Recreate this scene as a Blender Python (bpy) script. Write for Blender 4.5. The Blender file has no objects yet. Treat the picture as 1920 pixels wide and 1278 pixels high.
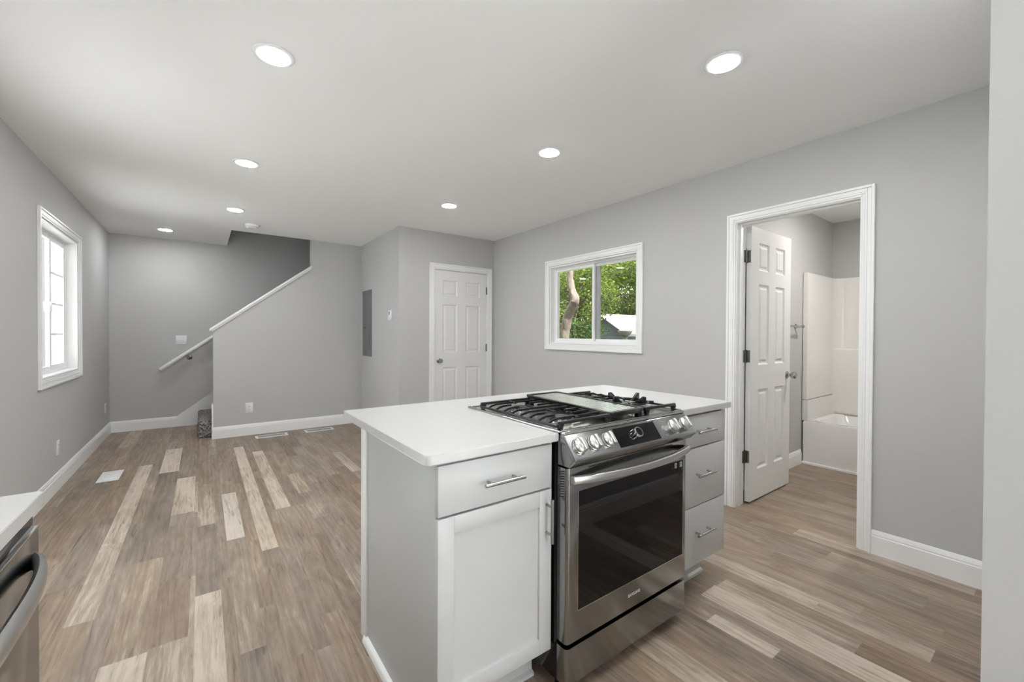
import bpy, bmesh, math, random
from mathutils import Vector, Matrix

S = bpy.context.scene
C = S.collection
random.seed(7)

# ------------------------------------------------------------------ camera
F_PX = 788.2578; YAW = 0.6346; PITCH = -0.0095; ROLL = 0.0048
CAM_H = 1.2496; CY_OFF = -4.95
cam_d = bpy.data.cameras.new('camera'); cam = bpy.data.objects.new('camera', cam_d); C.objects.link(cam)
cam_d.sensor_fit = 'HORIZONTAL'; cam_d.sensor_width = 36.0
cam_d.lens = 36.0 * F_PX / 1920.0
cam_d.shift_y = CY_OFF / 1920.0
cam_d.clip_start = 0.02; cam_d.clip_end = 300
_fw = Vector((math.sin(YAW) * math.cos(PITCH), math.cos(YAW) * math.cos(PITCH), math.sin(PITCH)))
_r = Vector((math.cos(YAW), -math.sin(YAW), 0)); _u = _r.cross(_fw)
_c, _s = math.cos(ROLL), math.sin(ROLL)
_r2 = _c * _r + _s * _u; _u2 = -_s * _r + _c * _u
cam.matrix_world = Matrix(((_r2.x, _u2.x, -_fw.x, 0), (_r2.y, _u2.y, -_fw.y, 0), (_r2.z, _u2.z, -_fw.z, CAM_H), (0, 0, 0, 1)))
S.camera = cam

# ------------------------------------------------------------------ world, sun, exposure
W = bpy.data.worlds.new('sky'); S.world = W; W.use_nodes = True
_n = W.node_tree.nodes; _n['Background'].inputs[0].default_value = (0.93, 0.965, 1.0, 1)
_n['Background'].inputs[1].default_value = 5.2 # SKY
sun_d = bpy.data.lights.new('sun', 'SUN'); sun = bpy.data.objects.new('sun', sun_d); C.objects.link(sun)
sun_d.energy = 34.0 # SUN; sun_d.angle = 0.01; sun_d.color = (1, 0.985, 0.96)
sun.rotation_euler = Vector((0.0, 0.52, -0.85)).to_track_quat('-Z', 'Y').to_euler()
S.view_settings.view_transform = 'Standard'
try: S.view_settings.look = 'None'
except Exception: pass
S.view_settings.gamma = 1.0; S.view_settings.use_curve_mapping = False
S.view_settings.exposure = 0.12
LAMP = 172.0            # radiance of the ceiling lenses
BATH_LAMP = 430.0
try:
    S.cycles.max_bounces = 10; S.cycles.diffuse_bounces = 6; S.cycles.glossy_bounces = 4
except Exception: pass

# ------------------------------------------------------------------ measured layout
zc = 2.4814; xL = -0.9335; yB = 7.1635; yS = 6.0582; xC = 1.8079; yD = 4.639; xR = 3.1096
yN = 0.114; xP = 1.2464; yRear = -1.9
zUp = 4.9

# ------------------------------------------------------------------ materials
def mat(name, col, rough=0.5, metal=0.0, spec=0.5, coat=0.0):
    m = bpy.data.materials.new(name); m.use_nodes = True
    b = m.node_tree.nodes['Principled BSDF']
    b.inputs['Base Color'].default_value = (*col, 1); b.inputs['Roughness'].default_value = rough
    b.inputs['Metallic'].default_value = metal
    b.inputs['Specular IOR Level'].default_value = spec
    if coat: b.inputs['Coat Weight'].default_value = coat; b.inputs['Coat Roughness'].default_value = 0.05
    return m
def node(m, t, **kw):
    n = m.node_tree.nodes.new(t)
    for k, v in kw.items(): setattr(n, k, v)
    return n
def link(m, a, b): m.node_tree.links.new(a, b)
def bsdf(m): return m.node_tree.nodes['Principled BSDF']
def mottled(m, scale, amount, stretch=(1, 1, 1), bump=0.0, bdist=0.001, detail=4):
    """small procedural variation of a material's own colour, with optional bump"""
    b = bsdf(m); col = list(b.inputs['Base Color'].default_value)
    tc = node(m, 'ShaderNodeTexCoord'); mp = node(m, 'ShaderNodeMapping'); mp.inputs['Scale'].default_value = stretch
    nz = node(m, 'ShaderNodeTexNoise'); nz.inputs['Scale'].default_value = scale; nz.inputs['Detail'].default_value = detail
    link(m, tc.outputs['Object'], mp.inputs[0]); link(m, mp.outputs[0], nz.inputs['Vector'])
    rp = node(m, 'ShaderNodeMix', data_type='RGBA')
    rp.inputs[6].default_value = (*[c * (1 - amount) for c in col[:3]], 1)
    rp.inputs[7].default_value = (*[min(1, c * (1 + amount)) for c in col[:3]], 1)
    link(m, nz.outputs[0], rp.inputs[0]); link(m, rp.outputs[2], b.inputs['Base Color'])
    if bump:
        bp = node(m, 'ShaderNodeBump'); bp.inputs['Strength'].default_value = bump; bp.inputs['Distance'].default_value = bdist
        link(m, nz.outputs[0], bp.inputs['Height']); link(m, bp.outputs[0], b.inputs['Normal'])
    return m

M = {}
M['wall'] = mottled(mat('grey_wall_paint', (0.53, 0.53, 0.527), 0.6, spec=0.3), 90, 0.015, bump=0.05)
M['ceiling'] = mottled(mat('white_ceiling_paint', (0.91, 0.91, 0.905), 0.75, spec=0.2), 60, 0.01, bump=0.05)
M['trim'] = mottled(mat('white_trim_paint', (0.88, 0.885, 0.88), 0.33), 20, 0.01)
M['door'] = mottled(mat('white_door_paint', (0.80, 0.80, 0.795), 0.38), 25, 0.01)
M['cabinet'] = mottled(mat('pale_grey_cabinet_paint', (0.555, 0.56, 0.555), 0.4), 18, 0.012)
M['quartz'] = mottled(mat('white_quartz', (0.605, 0.605, 0.595), 0.22), 300, 0.02)
M['plastic'] = mottled(mat('white_plastic', (0.80, 0.81, 0.82), 0.35), 40, 0.01)
M['shadevinyl'] = mottled(mat('shaded_grey_vinyl', (0.42, 0.42, 0.43), 0.4), 30, 0.02)  # grey holds the shade on the white sash stile in its colour
M['tub'] = mottled(mat('white_fibreglass', (0.80, 0.79, 0.77), 0.14), 5, 0.01)
M['slot'] = mottled(mat('dark_slot', (0.02, 0.02, 0.02), 0.6), 30, 0.1)
M['steel'] = mat('brushed_stainless', (0.315, 0.322, 0.318), 0.17, 1.0)
M['satin'] = mottled(mat('satin_nickel', (0.43, 0.43, 0.42), 0.22, 1.0), 80, 0.05)
M['hinge'] = mottled(mat('dark_nickel', (0.20, 0.20, 0.19), 0.35, 1.0), 60, 0.05)
M['dish'] = mat('dark_stainless', (0.20, 0.205, 0.205), 0.13, 1.0)
M['knob'] = mottled(mat('satin_knob_metal', (0.74, 0.74, 0.73), 0.24, 1.0), 50, 0.03)
M['handle'] = mottled(mat('satin_handle_steel', (0.56, 0.56, 0.55), 0.3, 1.0), 50, 0.03)
M['cooktop'] = mottled(mat('smooth_cooktop_steel', (0.50, 0.50, 0.49), 0.2, 1.0), 40, 0.04)
M['chrome'] = mottled(mat('polished_steel', (0.78, 0.78, 0.77), 0.14, 1.0), 50, 0.04)
M['iron'] = mottled(mat('black_cast_iron', (0.010, 0.010, 0.010), 0.30, spec=0.4), 120, 0.25, bump=0.12)
M['black'] = mottled(mat('black_enamel', (0.006, 0.006, 0.007), 0.12), 60, 0.1)
M['blackglass'] = mottled(mat('black_oven_glass', (0.004, 0.004, 0.004), 0.03, spec=0.32), 30, 0.1)
M['panelgrey'] = mottled(mat('grey_enamel_steel', (0.17, 0.175, 0.18), 0.4), 30, 0.03)
M['label'] = mottled(mat('pale_print', (0.62, 0.62, 0.60), 0.5), 30, 0.03)
M['logo'] = mottled(mat('silver_print', (0.55, 0.55, 0.54), 0.4), 30, 0.03)
for k in ('steel', 'dish'):
    m = M[k]; b = bsdf(m)
    tc = node(m, 'ShaderNodeTexCoord'); mp = node(m, 'ShaderNodeMapping')
    mp.inputs['Scale'].default_value = (3, 3, 900)
    nz = node(m, 'ShaderNodeTexNoise'); nz.inputs['Scale'].default_value = 1.0; nz.inputs['Detail'].default_value = 3
    link(m, tc.outputs['Object'], mp.inputs[0]); link(m, mp.outputs[0], nz.inputs['Vector'])
    mr = node(m, 'ShaderNodeMapRange'); mr.inputs[3].default_value = b.inputs['Roughness'].default_value - 0.012
    mr.inputs[4].default_value = b.inputs['Roughness'].default_value + 0.015
    link(m, nz.outputs[0], mr.inputs[0]); link(m, mr.outputs[0], b.inputs['Roughness'])
# window glass
g = bpy.data.materials.new('window_glass'); g.use_nodes = True
b = g.node_tree.nodes['Principled BSDF']
b.inputs['Base Color'].default_value = (0.97, 0.985, 0.98, 1); b.inputs['Roughness'].default_value = 0.0
b.inputs['Transmission Weight'].default_value = 1.0; b.inputs['IOR'].default_value = 1.45
M['glass'] = g
# glowing lens
def emit(name, col, s):
    m = bpy.data.materials.new(name); m.use_nodes = True; nt = m.node_tree
    nt.nodes.remove(nt.nodes['Principled BSDF']); e = nt.nodes.new('ShaderNodeEmission')
    e.inputs[0].default_value = (*col, 1); e.inputs[1].default_value = s
    nt.links.new(e.outputs[0], nt.nodes['Material Output'].inputs[0]); return m
M['lens'] = emit('glowing_lens', (0.985, 0.99, 1.0), LAMP)
M['bathlens'] = emit('warm_glowing_lens', (1.0, 0.965, 0.91), BATH_LAMP)
# carpet
m = mat('grey_speckled_carpet', (0.2, 0.19, 0.18), 0.95, spec=0.1); M['carpet'] = m
tc = node(m, 'ShaderNodeTexCoord'); nz = node(m, 'ShaderNodeTexNoise'); nz.inputs['Scale'].default_value = 75; nz.inputs['Detail'].default_value = 3
rp = node(m, 'ShaderNodeValToRGB'); rp.color_ramp.elements[0].position = 0.38; rp.color_ramp.elements[1].position = 0.62
rp.color_ramp.elements[0].color = (0.06, 0.055, 0.05, 1); rp.color_ramp.elements[1].color = (0.42, 0.40, 0.38, 1)
bp = node(m, 'ShaderNodeBump'); bp.inputs['Strength'].default_value = 1.0; bp.inputs['Distance'].default_value = 0.012
link(m, tc.outputs['Object'], nz.inputs['Vector']); link(m, nz.outputs[0], rp.inputs[0]); link(m, rp.outputs[0], bsdf(m).inputs['Base Color'])
link(m, nz.outputs[0], bp.inputs['Height']); link(m, bp.outputs[0], bsdf(m).inputs['Normal'])

def floor_material():
    m = bpy.data.materials.new('vinyl_wood_planks'); m.use_nodes = True; b = bsdf(m)
    at = node(m, 'ShaderNodeAttribute', attribute_name='board')
    sep = node(m, 'ShaderNodeSeparateColor'); link(m, at.outputs['Color'], sep.inputs[0])
    tc = node(m, 'ShaderNodeTexCoord')
    off = node(m, 'ShaderNodeCombineXYZ')
    k = node(m, 'ShaderNodeMath', operation='MULTIPLY'); k.inputs[1].default_value = 37.0
    link(m, sep.outputs[1], k.inputs[0]); link(m, k.outputs[0], off.inputs[0]); link(m, k.outputs[0], off.inputs[1]); link(m, k.outputs[0], off.inputs[2])
    add = node(m, 'ShaderNodeVectorMath', operation='ADD'); link(m, tc.outputs['Object'], add.inputs[0]); link(m, off.outputs[0], add.inputs[1])
    def noise(scale3, sc, det, dist=0.0, rough=0.5):
        mp = node(m, 'ShaderNodeMapping'); mp.inputs['Scale'].default_value = scale3
        nz = node(m, 'ShaderNodeTexNoise'); nz.inputs['Scale'].default_value = sc; nz.inputs['Detail'].default_value = det
        nz.inputs['Distortion'].default_value = dist; nz.inputs['Roughness'].default_value = rough
        link(m, add.outputs[0], mp.inputs[0]); link(m, mp.outputs[0], nz.inputs['Vector']); return nz
    fine = noise((60, 4.0, 1), 2.2, 5, 0.6, 0.6)        # fine pores along the board
    cloud = noise((9, 2.2, 1), 1.0, 6, 1.2, 0.62)
    wide = noise((2.2, 1.3, 1), 1.0, 4, 0.5)
    crack = noise((38, 2.2, 1), 1.0, 2, 1.8)             # smoky patches
    # cathedral grain: bands over a stretched, distorted field
    mp = node(m, 'ShaderNodeMapping'); mp.inputs['Scale'].default_value = (9, .8, 1)
    wv = node(m, 'ShaderNodeTexWave', wave_type='BANDS', bands_direction='X', wave_profile='SIN')
    wv.inputs['Scale'].default_value = 1.0; wv.inputs['Distortion'].default_value = 14.0; wv.inputs['Detail'].default_value = 2.0
    wv.inputs['Detail Scale'].default_value = 1.1; wv.inputs['Detail Roughness'].default_value = 0.55
    link(m, add.outputs[0], mp.inputs[0]); link(m, mp.outputs[0], wv.inputs['Vector'])
    # board tone -> base colour
    rp = node(m, 'ShaderNodeValToRGB'); e = rp.color_ramp.elements
    e[0].position = 0.0; e[0].color = (0.125, 0.093, 0.068, 1)
    e[1].position = 1.0; e[1].color = (0.60, 0.52, 0.43, 1)
    x = e.new(0.38); x.color = (0.255, 0.194, 0.146, 1)
    x = e.new(0.62); x.color = (0.345, 0.272, 0.210, 1)
    def madd(a, ka, kb):
        n = node(m, 'ShaderNodeMath', operation='MULTIPLY_ADD'); n.inputs[1].default_value = ka; n.inputs[2].default_value = kb
        link(m, a, n.inputs[0]); return n.outputs[0]
    def plus(a, c):
        n = node(m, 'ShaderNodeMath', operation='ADD'); link(m, a, n.inputs[0]); link(m, c, n.inputs[1]); return n.outputs[0]
    t = plus(sep.outputs[0], madd(cloud.outputs[0], 0.95, -0.475))
    t = plus(t, madd(wide.outputs[0], 0.35, -0.175))
    ck = node(m, 'ShaderNodeMapRange'); ck.inputs[1].default_value = .30; ck.inputs[2].default_value = .38; ck.inputs[3].default_value = -.22; ck.inputs[4].default_value = 0.0
    link(m, crack.outputs[0], ck.inputs[0]); t = plus(t, ck.outputs[0])
    t = plus(t, madd(fine.outputs[0], 0.62, -0.31))
    t = plus(t, madd(wv.outputs[0], -0.13, 0.065))
    link(m, t, rp.inputs[0])
    # some boards greyer, some warmer
    hs = node(m, 'ShaderNodeHueSaturation'); link(m, rp.outputs[0], hs.inputs['Color'])
    link(m, madd(sep.outputs[2], 0.30, 0.84), hs.inputs['Saturation'])
    link(m, hs.outputs[0], b.inputs['Base Color'])
    link(m, madd(fine.outputs[0], 0.22, 0.30), b.inputs['Roughness'])
    b.inputs['Specular IOR Level'].default_value = 0.42
    bp = node(m, 'ShaderNodeBump'); bp.inputs['Strength'].default_value = 0.25; bp.inputs['Distance'].default_value = 0.0015
    link(m, plus(fine.outputs[0], madd(wv.outputs[0], 0.5, 0)), bp.inputs['Height']); link(m, bp.outputs[0], b.inputs['Normal'])
    return m
M['floor'] = floor_material()

# ------------------------------------------------------------------ mesh helpers
def ident(u, d, z): return Vector((u, d, z))
def MR(u, d, z): return Vector((xR - d, u, z))      # on the right wall, d into the room
def ML(u, d, z): return Vector((xL + d, u, z))      # on the left wall
def MD(u, d, z): return Vector((u, yD - d, z))      # on the closet door wall
def MS(u, d, z): return Vector((u, yS - d, z))      # on the stair wall
def MBk(u, d, z): return Vector((u, yB - d, z))     # on the back wall
def MC(u, d, z): return Vector((xC - d, u, z))      # on the panel wall

def bevel_new(bm, verts, w, seg=2):
    vs = set(verts); ed = [e for e in bm.edges if e.verts[0] in vs and e.verts[1] in vs]
    bmesh.ops.bevel(bm, geom=ed, offset=w, segments=seg, affect='EDGES', profile=0.5, clamp_overlap=True)
def hull_box(bm, p, bev=0.0, seg=2):
    """eight corner points, ordered bottom ring then top ring"""
    v = [bm.verts.new(q) for q in p]
    for f in ((0, 3, 2, 1), (4, 5, 6, 7), (0, 1, 5, 4), (1, 2, 6, 5), (2, 3, 7, 6), (3, 0, 4, 7)):
        bm.faces.new([v[i] for i in f])
    if bev: bevel_new(bm, v, bev, seg)
    return v
def box(bm, x0, x1, y0, y1, z0, z1, bev=0.0, mp=ident, seg=2):
    return hull_box(bm, [mp(x0, y0, z0), mp(x1, y0, z0), mp(x1, y1, z0), mp(x0, y1, z0),
                         mp(x0, y0, z1), mp(x1, y0, z1), mp(x1, y1, z1), mp(x0, y1, z1)], bev, seg)
def prism(bm, poly, a0, a1, mp, bev=0.0):
    """polygon in (p,q) pushed along a third axis; mp(a,p,q) -> point"""
    A = [bm.verts.new(mp(a0, p, q)) for p, q in poly]; B = [bm.verts.new(mp(a1, p, q)) for p, q in poly]
    n = len(poly); bm.faces.new(A); bm.faces.new(B[::-1])
    for i in range(n): bm.faces.new((A[i], B[i], B[(i + 1) % n], A[(i + 1) % n]))
    if bev: bevel_new(bm, A + B, bev)
def tube(bm, pts, r, seg=12, cap=True, closed=False):
    rings = []; n = len(pts); pts = [Vector(p) for p in pts]
    rr = r if isinstance(r, (list, tuple)) else [r] * n
    prev = None
    for i, p in enumerate(pts):
        if closed: t = (pts[(i + 1) % n] - pts[i - 1]).normalized()
        elif i == 0: t = (pts[1] - p).normalized()
        elif i == n - 1: t = (p - pts[i - 1]).normalized()
        else: t = ((pts[i + 1] - p).normalized() + (p - pts[i - 1]).normalized()).normalized()
        if prev is None:
            a = Vector((0, 0, 1)) if abs(t.z) < 0.9 else Vector((1, 0, 0)); nrm = a.cross(t).normalized()
        else: nrm = (prev - t * prev.dot(t)).normalized()
        prev = nrm; bn = t.cross(nrm)
        rings.append([bm.verts.new(p + rr[i] * (math.cos(2 * math.pi * k / seg) * nrm + math.sin(2 * math.pi * k / seg) * bn)) for k in range(seg)])
    for i in range(n if closed else n - 1):
        A = rings[i]; B = rings[(i + 1) % n]
        for k in range(seg): bm.faces.new((A[k], A[(k + 1) % seg], B[(k + 1) % seg], B[k]))
    if cap and not closed: bm.faces.new(rings[0][::-1]); bm.faces.new(rings[-1])
def lathe(bm, prof, base, axis, seg=32):
    """profile of (radius, height) turned about axis through base"""
    ax = Vector(axis).normalized(); a = Vector((0, 0, 1)) if abs(ax.z) < 0.9 else Vector((1, 0, 0))
    e1 = a.cross(ax).normalized(); e2 = ax.cross(e1); base = Vector(base); rings = []
    for r, h in prof:
        if r < 1e-6: rings.append([bm.verts.new(base + ax * h)])
        else: rings.append([bm.verts.new(base + ax * h + r * (math.cos(2 * math.pi * k / seg) * e1 + math.sin(2 * math.pi * k / seg) * e2)) for k in range(seg)])
    for A, B in zip(rings, rings[1:]):
        for k in range(seg):
            k2 = (k + 1) % seg
            if len(A) == 1 and len(B) == 1: continue
            if len(A) == 1: bm.faces.new((A[0], B[k2], B[k]))
            elif len(B) == 1: bm.faces.new((A[k], A[k2], B[0]))
            else: bm.faces.new((A[k], A[k2], B[k2], B[k]))
    if len(rings[0]) > 1: bm.faces.new(rings[0][::-1])
    if len(rings[-1]) > 1: bm.faces.new(rings[-1])

ORG = {}
def link_obj(o): C.objects.link(o); return o
def obj(name, bm, m, parent=None, origin=None, smooth=True, angle=35):
    """link a bmesh (built in world coordinates) as ONE object; parts share the origin of their thing"""
    if parent is not None: org = ORG[parent.name]
    elif origin is not None: org = Vector(origin)
    else:
        xs = [v.co for v in bm.verts]
        org = Vector(((min(v.x for v in xs) + max(v.x for v in xs)) / 2, (min(v.y for v in xs) + max(v.y for v in xs)) / 2, min(v.z for v in xs)))
    bmesh.ops.recalc_face_normals(bm, faces=bm.faces[:])
    bmesh.ops.translate(bm, verts=bm.verts[:], vec=-org)
    me = bpy.data.meshes.new(name); bm.to_mesh(me); bm.free()
    if isinstance(m, str): m = M[m]
    me.materials.append(m)
    if smooth:
        me.shade_smooth()
        try: me.set_sharp_from_angle(angle=math.radians(angle))
        except Exception: pass
    o = bpy.data.objects.new(name, me); C.objects.link(o)
    ORG[o.name] = org
    if parent is not None: o.parent = parent
    else: o.location = org
    return o
def BM(): return bmesh.new()
def tag(o, label, cat, group=None, kind=None):
    o['label'] = label; o['category'] = cat
    if group: o['group'] = group
    if kind: o['kind'] = kind
    return o
def thing(name, label, cat, loc, group=None, kind=None):
    o = bpy.data.objects.new(name, None); C.objects.link(o); o.location = loc; o.empty_display_size = 0.1
    ORG[o.name] = Vector(loc)
    return tag(o, label, cat, group, kind)
def struct(name, bm, m, label, cat, **k): return tag(obj(name, bm, m, **k), label, cat, kind='structure')
def dup(root, loc, label):
    r = root.copy(); C.objects.link(r); r.location = loc; r['label'] = label
    for ch in root.children:
        c = ch.copy(); C.objects.link(c); c.parent = r
        for gch in ch.children:
            d = gch.copy(); C.objects.link(d); d.parent = c
    return r
def slab(bm, mp, u0, u1, d0, d1, z0, z1, holes=()):
    """wall slab in (u,d,z) with rectangular holes (u0,u1,z0,z1)"""
    us = sorted({u0, u1, *[h[0] for h in holes], *[h[1] for h in holes]})
    zs = sorted({z0, z1, *[h[2] for h in holes], *[h[3] for h in holes]})
    for a, c in zip(us, us[1:]):
        run = None
        for p, q in zip(zs, zs[1:]):
            mid = ((a + c) / 2, (p + q) / 2)
            if any(h[0] < mid[0] < h[1] and h[2] < mid[1] < h[3] for h in holes):
                if run: box(bm, a, c, d0, d1, run[0], run[1], mp=mp); run = None
            else: run = (run[0], q) if run else (p, q)
        if run: box(bm, a, c, d0, d1, run[0], run[1], mp=mp)

# ------------------------------------------------------------------ floor
def build_floor():
    X0, X1, Y0, Y1 = xL - 0.02, 5.62, yRear, yB + 0.02
    fixed = [(-0.478, -0.382), (-0.312, -0.176), (-0.176, -0.05), (-0.03, 0.07), (0.116, 0.208), (0.272, 0.358), (0.418, 0.512),
             (1.772, 1.851), (1.932, 2.064), (2.244, 2.361), (2.80, 2.93), (3.0, 3.11)]
    forced = [(-0.478, 3.38, 5.22, .93), (-0.312, 4.84, 5.79, .93), (-0.312, 3.03, 4.84, .30), (-0.176, 3.68, 4.58, .88), (-0.176, 4.58, 5.6, .42), (0.272, 2.78, 5.48, .92),
              (0.418, 3.385, 5.17, .9), (0.116, 3.04, 3.94, .95), (-0.03, 0.9, 2.48, .86), (-0.03, 3.37, 4.28, .62),
              (1.932, -.3, 1.08, .90), (2.244, 0.72, 2.3, .86), (1.772, .70, .965, .95), (1.772, -.4, .70, .34), (-0.312, 0.9, 2.16, .88),
              (2.80, .2, .85, .58), (3.0, .3, 1.075, .74)]
    edges = [X0]; fx = sorted(fixed)
    for a, c in fx + [(X1, None)]:
        while a - edges[-1] > 0.16:
            rem = a - edges[-1]
            wd = random.choice([0.09, 0.1, 0.115, 0.13])
            if rem - wd < 0.06: wd = rem / 2
            edges.append(edges[-1] + wd)
        if a - edges[-1] > 0.004: edges.append(a)
        if c: edges.append(c)
    bm = BM(); lay = bm.loops.layers.float_color.new('board')
    for a, c in zip(edges, edges[1:]):
        if c - a < 0.003: continue
        fl = sorted([f[1:] for f in forced if abs(f[0] - a) < 0.012])
        y = Y0 - random.random() * 0.4; segs = []
        while y < Y1:
            nxt = next((f for f in fl if f[0] >= y - 1e-6), None)
            if nxt and abs(nxt[0] - y) < 1e-6: segs.append(nxt); y = nxt[1]; continue
            ln = random.choice([0.55, 0.75, 0.95, 1.2, 1.5])
            if nxt and y + ln > nxt[0] - 0.2: ln = nxt[0] - y
            q = random.random()
            tone = random.uniform(.60, .74) if q < .07 else (random.uniform(.33, .40) if q < .30 else random.uniform(.41, .54))
            segs.append((y, y + ln, tone)); y += ln
        for s0, s1, tone in segs:
            s0 = max(s0, Y0); s1 = min(s1, Y1)
            if s1 - s0 < 0.002: continue
            f = bm.faces.new([bm.verts.new(p) for p in ((a, s0, 0), (c, s0, 0), (c, s1, 0), (a, s1, 0))])
            col = (tone, random.random(), random.random(), 1)
            for l in f.loops: l[lay] = col
    # sub-floor thickness so that the floor is not a sheet
    box(bm, X0, X1, Y0, Y1, -0.2, -0.004)
    return struct('floor', bm, 'floor', 'wood-look vinyl plank floor running through the room', 'floor', origin=(0, 0, 0), smooth=False)
build_floor()

# ------------------------------------------------------------------ ceiling and walls
xO = 0.281
bm = BM()
for x0, x1, y0, y1 in ((xL - .15, 5.75, yRear, yS), (xL - .15, xO, yS, yB + .15), (3.6, 5.75, yS, yB + .15)):
    box(bm, x0, x1, y0, y1, zc, zc + 0.28)
struct('ceiling', bm, 'ceiling', 'flat white ceiling with a stairwell opening at the back', 'ceiling')

# left wall with its window opening
W1 = (4.415, 5.545, 0.905, 2.075)          # clear opening u0,u1,z0,z1
W3 = (-0.65, 0.85, 1.05, 2.05)             # kitchen window over the counter, left of the frame
D3 = (2.30, 3.46, 0.0, 2.08)               # glazed patio door, left of the frame
bm = BM(); slab(bm, ML, yRear, yB + .15, -0.14, 0, 0, zc, [W1, W3, D3])
struct('wall_left', bm, 'wall', 'grey painted left wall holding the tall window', 'wall')
bm = BM(); slab(bm, MBk, xL - .14, 4.0, -0.14, 0, 0, zUp)
struct('wall_back', bm, 'wall', 'grey painted back wall behind the stairs', 'wall')
# stair wall: knee wall with a raking top, then full height
WT = 0.115
poly = [(0.10, 0), (xC + .1, 0), (xC + .1, zc), (xC + .1, zUp), (1.1635, zUp), (1.1635, 2.094), (0.10, 1.272)]
bm = BM(); prism(bm, poly, yS, yS + WT, lambda a, p, q: Vector((p, a, q)))
struct('wall_stair', bm, 'wall', 'grey knee wall with sloping top in front of the stairs', 'wall', smooth=False)
# hidden rest of the stairwell
bm = BM()
box(bm, xC + .1, 4.0, yS, yS + WT, 0, zUp); box(bm, xO - .12, xO, yS - .02, yB, zc + .28, zUp); box(bm, 3.9, 4.0, yS, yB, 0, zUp)
box(bm, xO - .12, xO + .0, yS - .1, yS, zc + .28, zUp)
box(bm, xO - .1, 1.1635, yS - .1, yS, zc + .28, zUp)
struct('wall_stairwell', bm, 'wall', 'grey walls of the stairwell above the ceiling', 'wall', smooth=False)
bm = BM(); box(bm, xO - .12, 4.0, yS - .1, yB + .14, zUp, zUp + .1)
struct('ceiling_upper', bm, 'ceiling', 'white ceiling over the top of the stairwell', 'ceiling')

bm = BM(); slab(bm, MC, yD + .11, yS, -0.11, 0, 0, zc)
struct('wall_panel', bm, 'wall', 'short grey side wall carrying breaker panel and thermostat', 'wall')
D1 = (2.245, 3.018, 0, 2.045)
bm = BM(); slab(bm, MD, xC, xR, -0.11, 0, 0, zc, [D1])
struct('wall_closet', bm, 'wall', 'grey wall around the closed white closet door', 'wall')
W2 = (2.352, 3.515, 1.152, 1.995)
D2 = (0.770, 1.500, 0, 2.070)
D5 = (-1.75, -0.15, 0.0, 2.12)              # unseen glazed door added behind the near wall to light the right-hand ceiling
bm = BM(); slab(bm, MR, yRear, yB + .14, -0.12, 0, 0, zc, [W2, D2, D5])
struct('wall_right', bm, 'wall', 'long grey right wall with sliding window and bathroom doorway', 'wall')
bm = BM(); box(bm, xP, xR, yN - .12, yN, 0, zc)
struct('wall_near', bm, 'wall', 'grey wall end at the right edge of the photo', 'wall')
D4 = (0.45, 2.85, 0.0, 2.12)                # unseen wide glazed door, added behind the camera to let in daylight
def MRr(u, d, z): return Vector((u, yRear + d, z))
bm = BM(); slab(bm, MRr, xL - .14, xR + .12, -.12, 0, 0, zc, [D4])
struct('wall_rear', bm, 'wall', 'grey kitchen wall behind the camera', 'wall')
# bathroom shell
yBL = 1.635; yBR = 0.10; xBB = 5.56
bm = BM(); box(bm, xR + .12, xBB + .1, yBL, yBL + .12, 0, zc)
struct('wall_bath_left', bm, 'wall', 'grey bathroom wall behind the open door and towel bar', 'wall')
bm = BM(); box(bm, xBB, xBB + .12, yBR - .12, yBL, 0, zc)
struct('wall_bath_back', bm, 'wall', 'grey bathroom wall above the tub surround', 'wall')
bm = BM(); box(bm, xR + .12, xBB, yBR - .12, yBR, 0, zc)
struct('wall_bath_right', bm, 'wall', 'grey bathroom wall at the far end of the tub', 'wall')

# ------------------------------------------------------------------ trim
def baseboard(name, mp, runs, label, h=0.137):
    bm = BM()
    for u0, u1 in runs:
        prism(bm, [(0, 0), (.015, 0), (.015, h - .034), (.012, h - .030), (.012, h - .022), (.009, h - .012), (.006, h - .004), (.004, h), (0, h)],
              u0, u1, lambda a, p, q: mp(a, p, q))
    return struct(name, bm, 'trim', label, 'baseboard', smooth=False)
baseboard('baseboard_left', ML, [(1.34, 2.23), (3.53, yB - .015)], 'white baseboard along the left wall')
baseboard('baseboard_back', MBk, [(xL, -0.28)], 'white baseboard on the back wall left of the stairs')
baseboard('baseboard_stair', MS, [(0.085, xC)], 'white baseboard along the foot of the knee wall')
baseboard('baseboard_panel', MC, [(yD - .015, yS - .015)], 'white baseboard under the breaker panel')
baseboard('baseboard_closet', MD, [(xC - .015, 2.18)], 'white baseboard left of the closet door')
baseboard('baseboard_right', MR, [(1.56, yD), (yN + .015, 0.715)], 'white baseboard along the right wall')
baseboard('baseboard_near', lambda u, d, z: Vector((u, yN + d, z)), [(xP + .003, xR - .015)], 'white baseboard on the wall facing the oven')
baseboard('baseboard_bath', lambda u, d, z: Vector((u, yBL - d, z)), [(xR + .14, 4.72)], 'white baseboard in the bathroom beside the tub')

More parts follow.
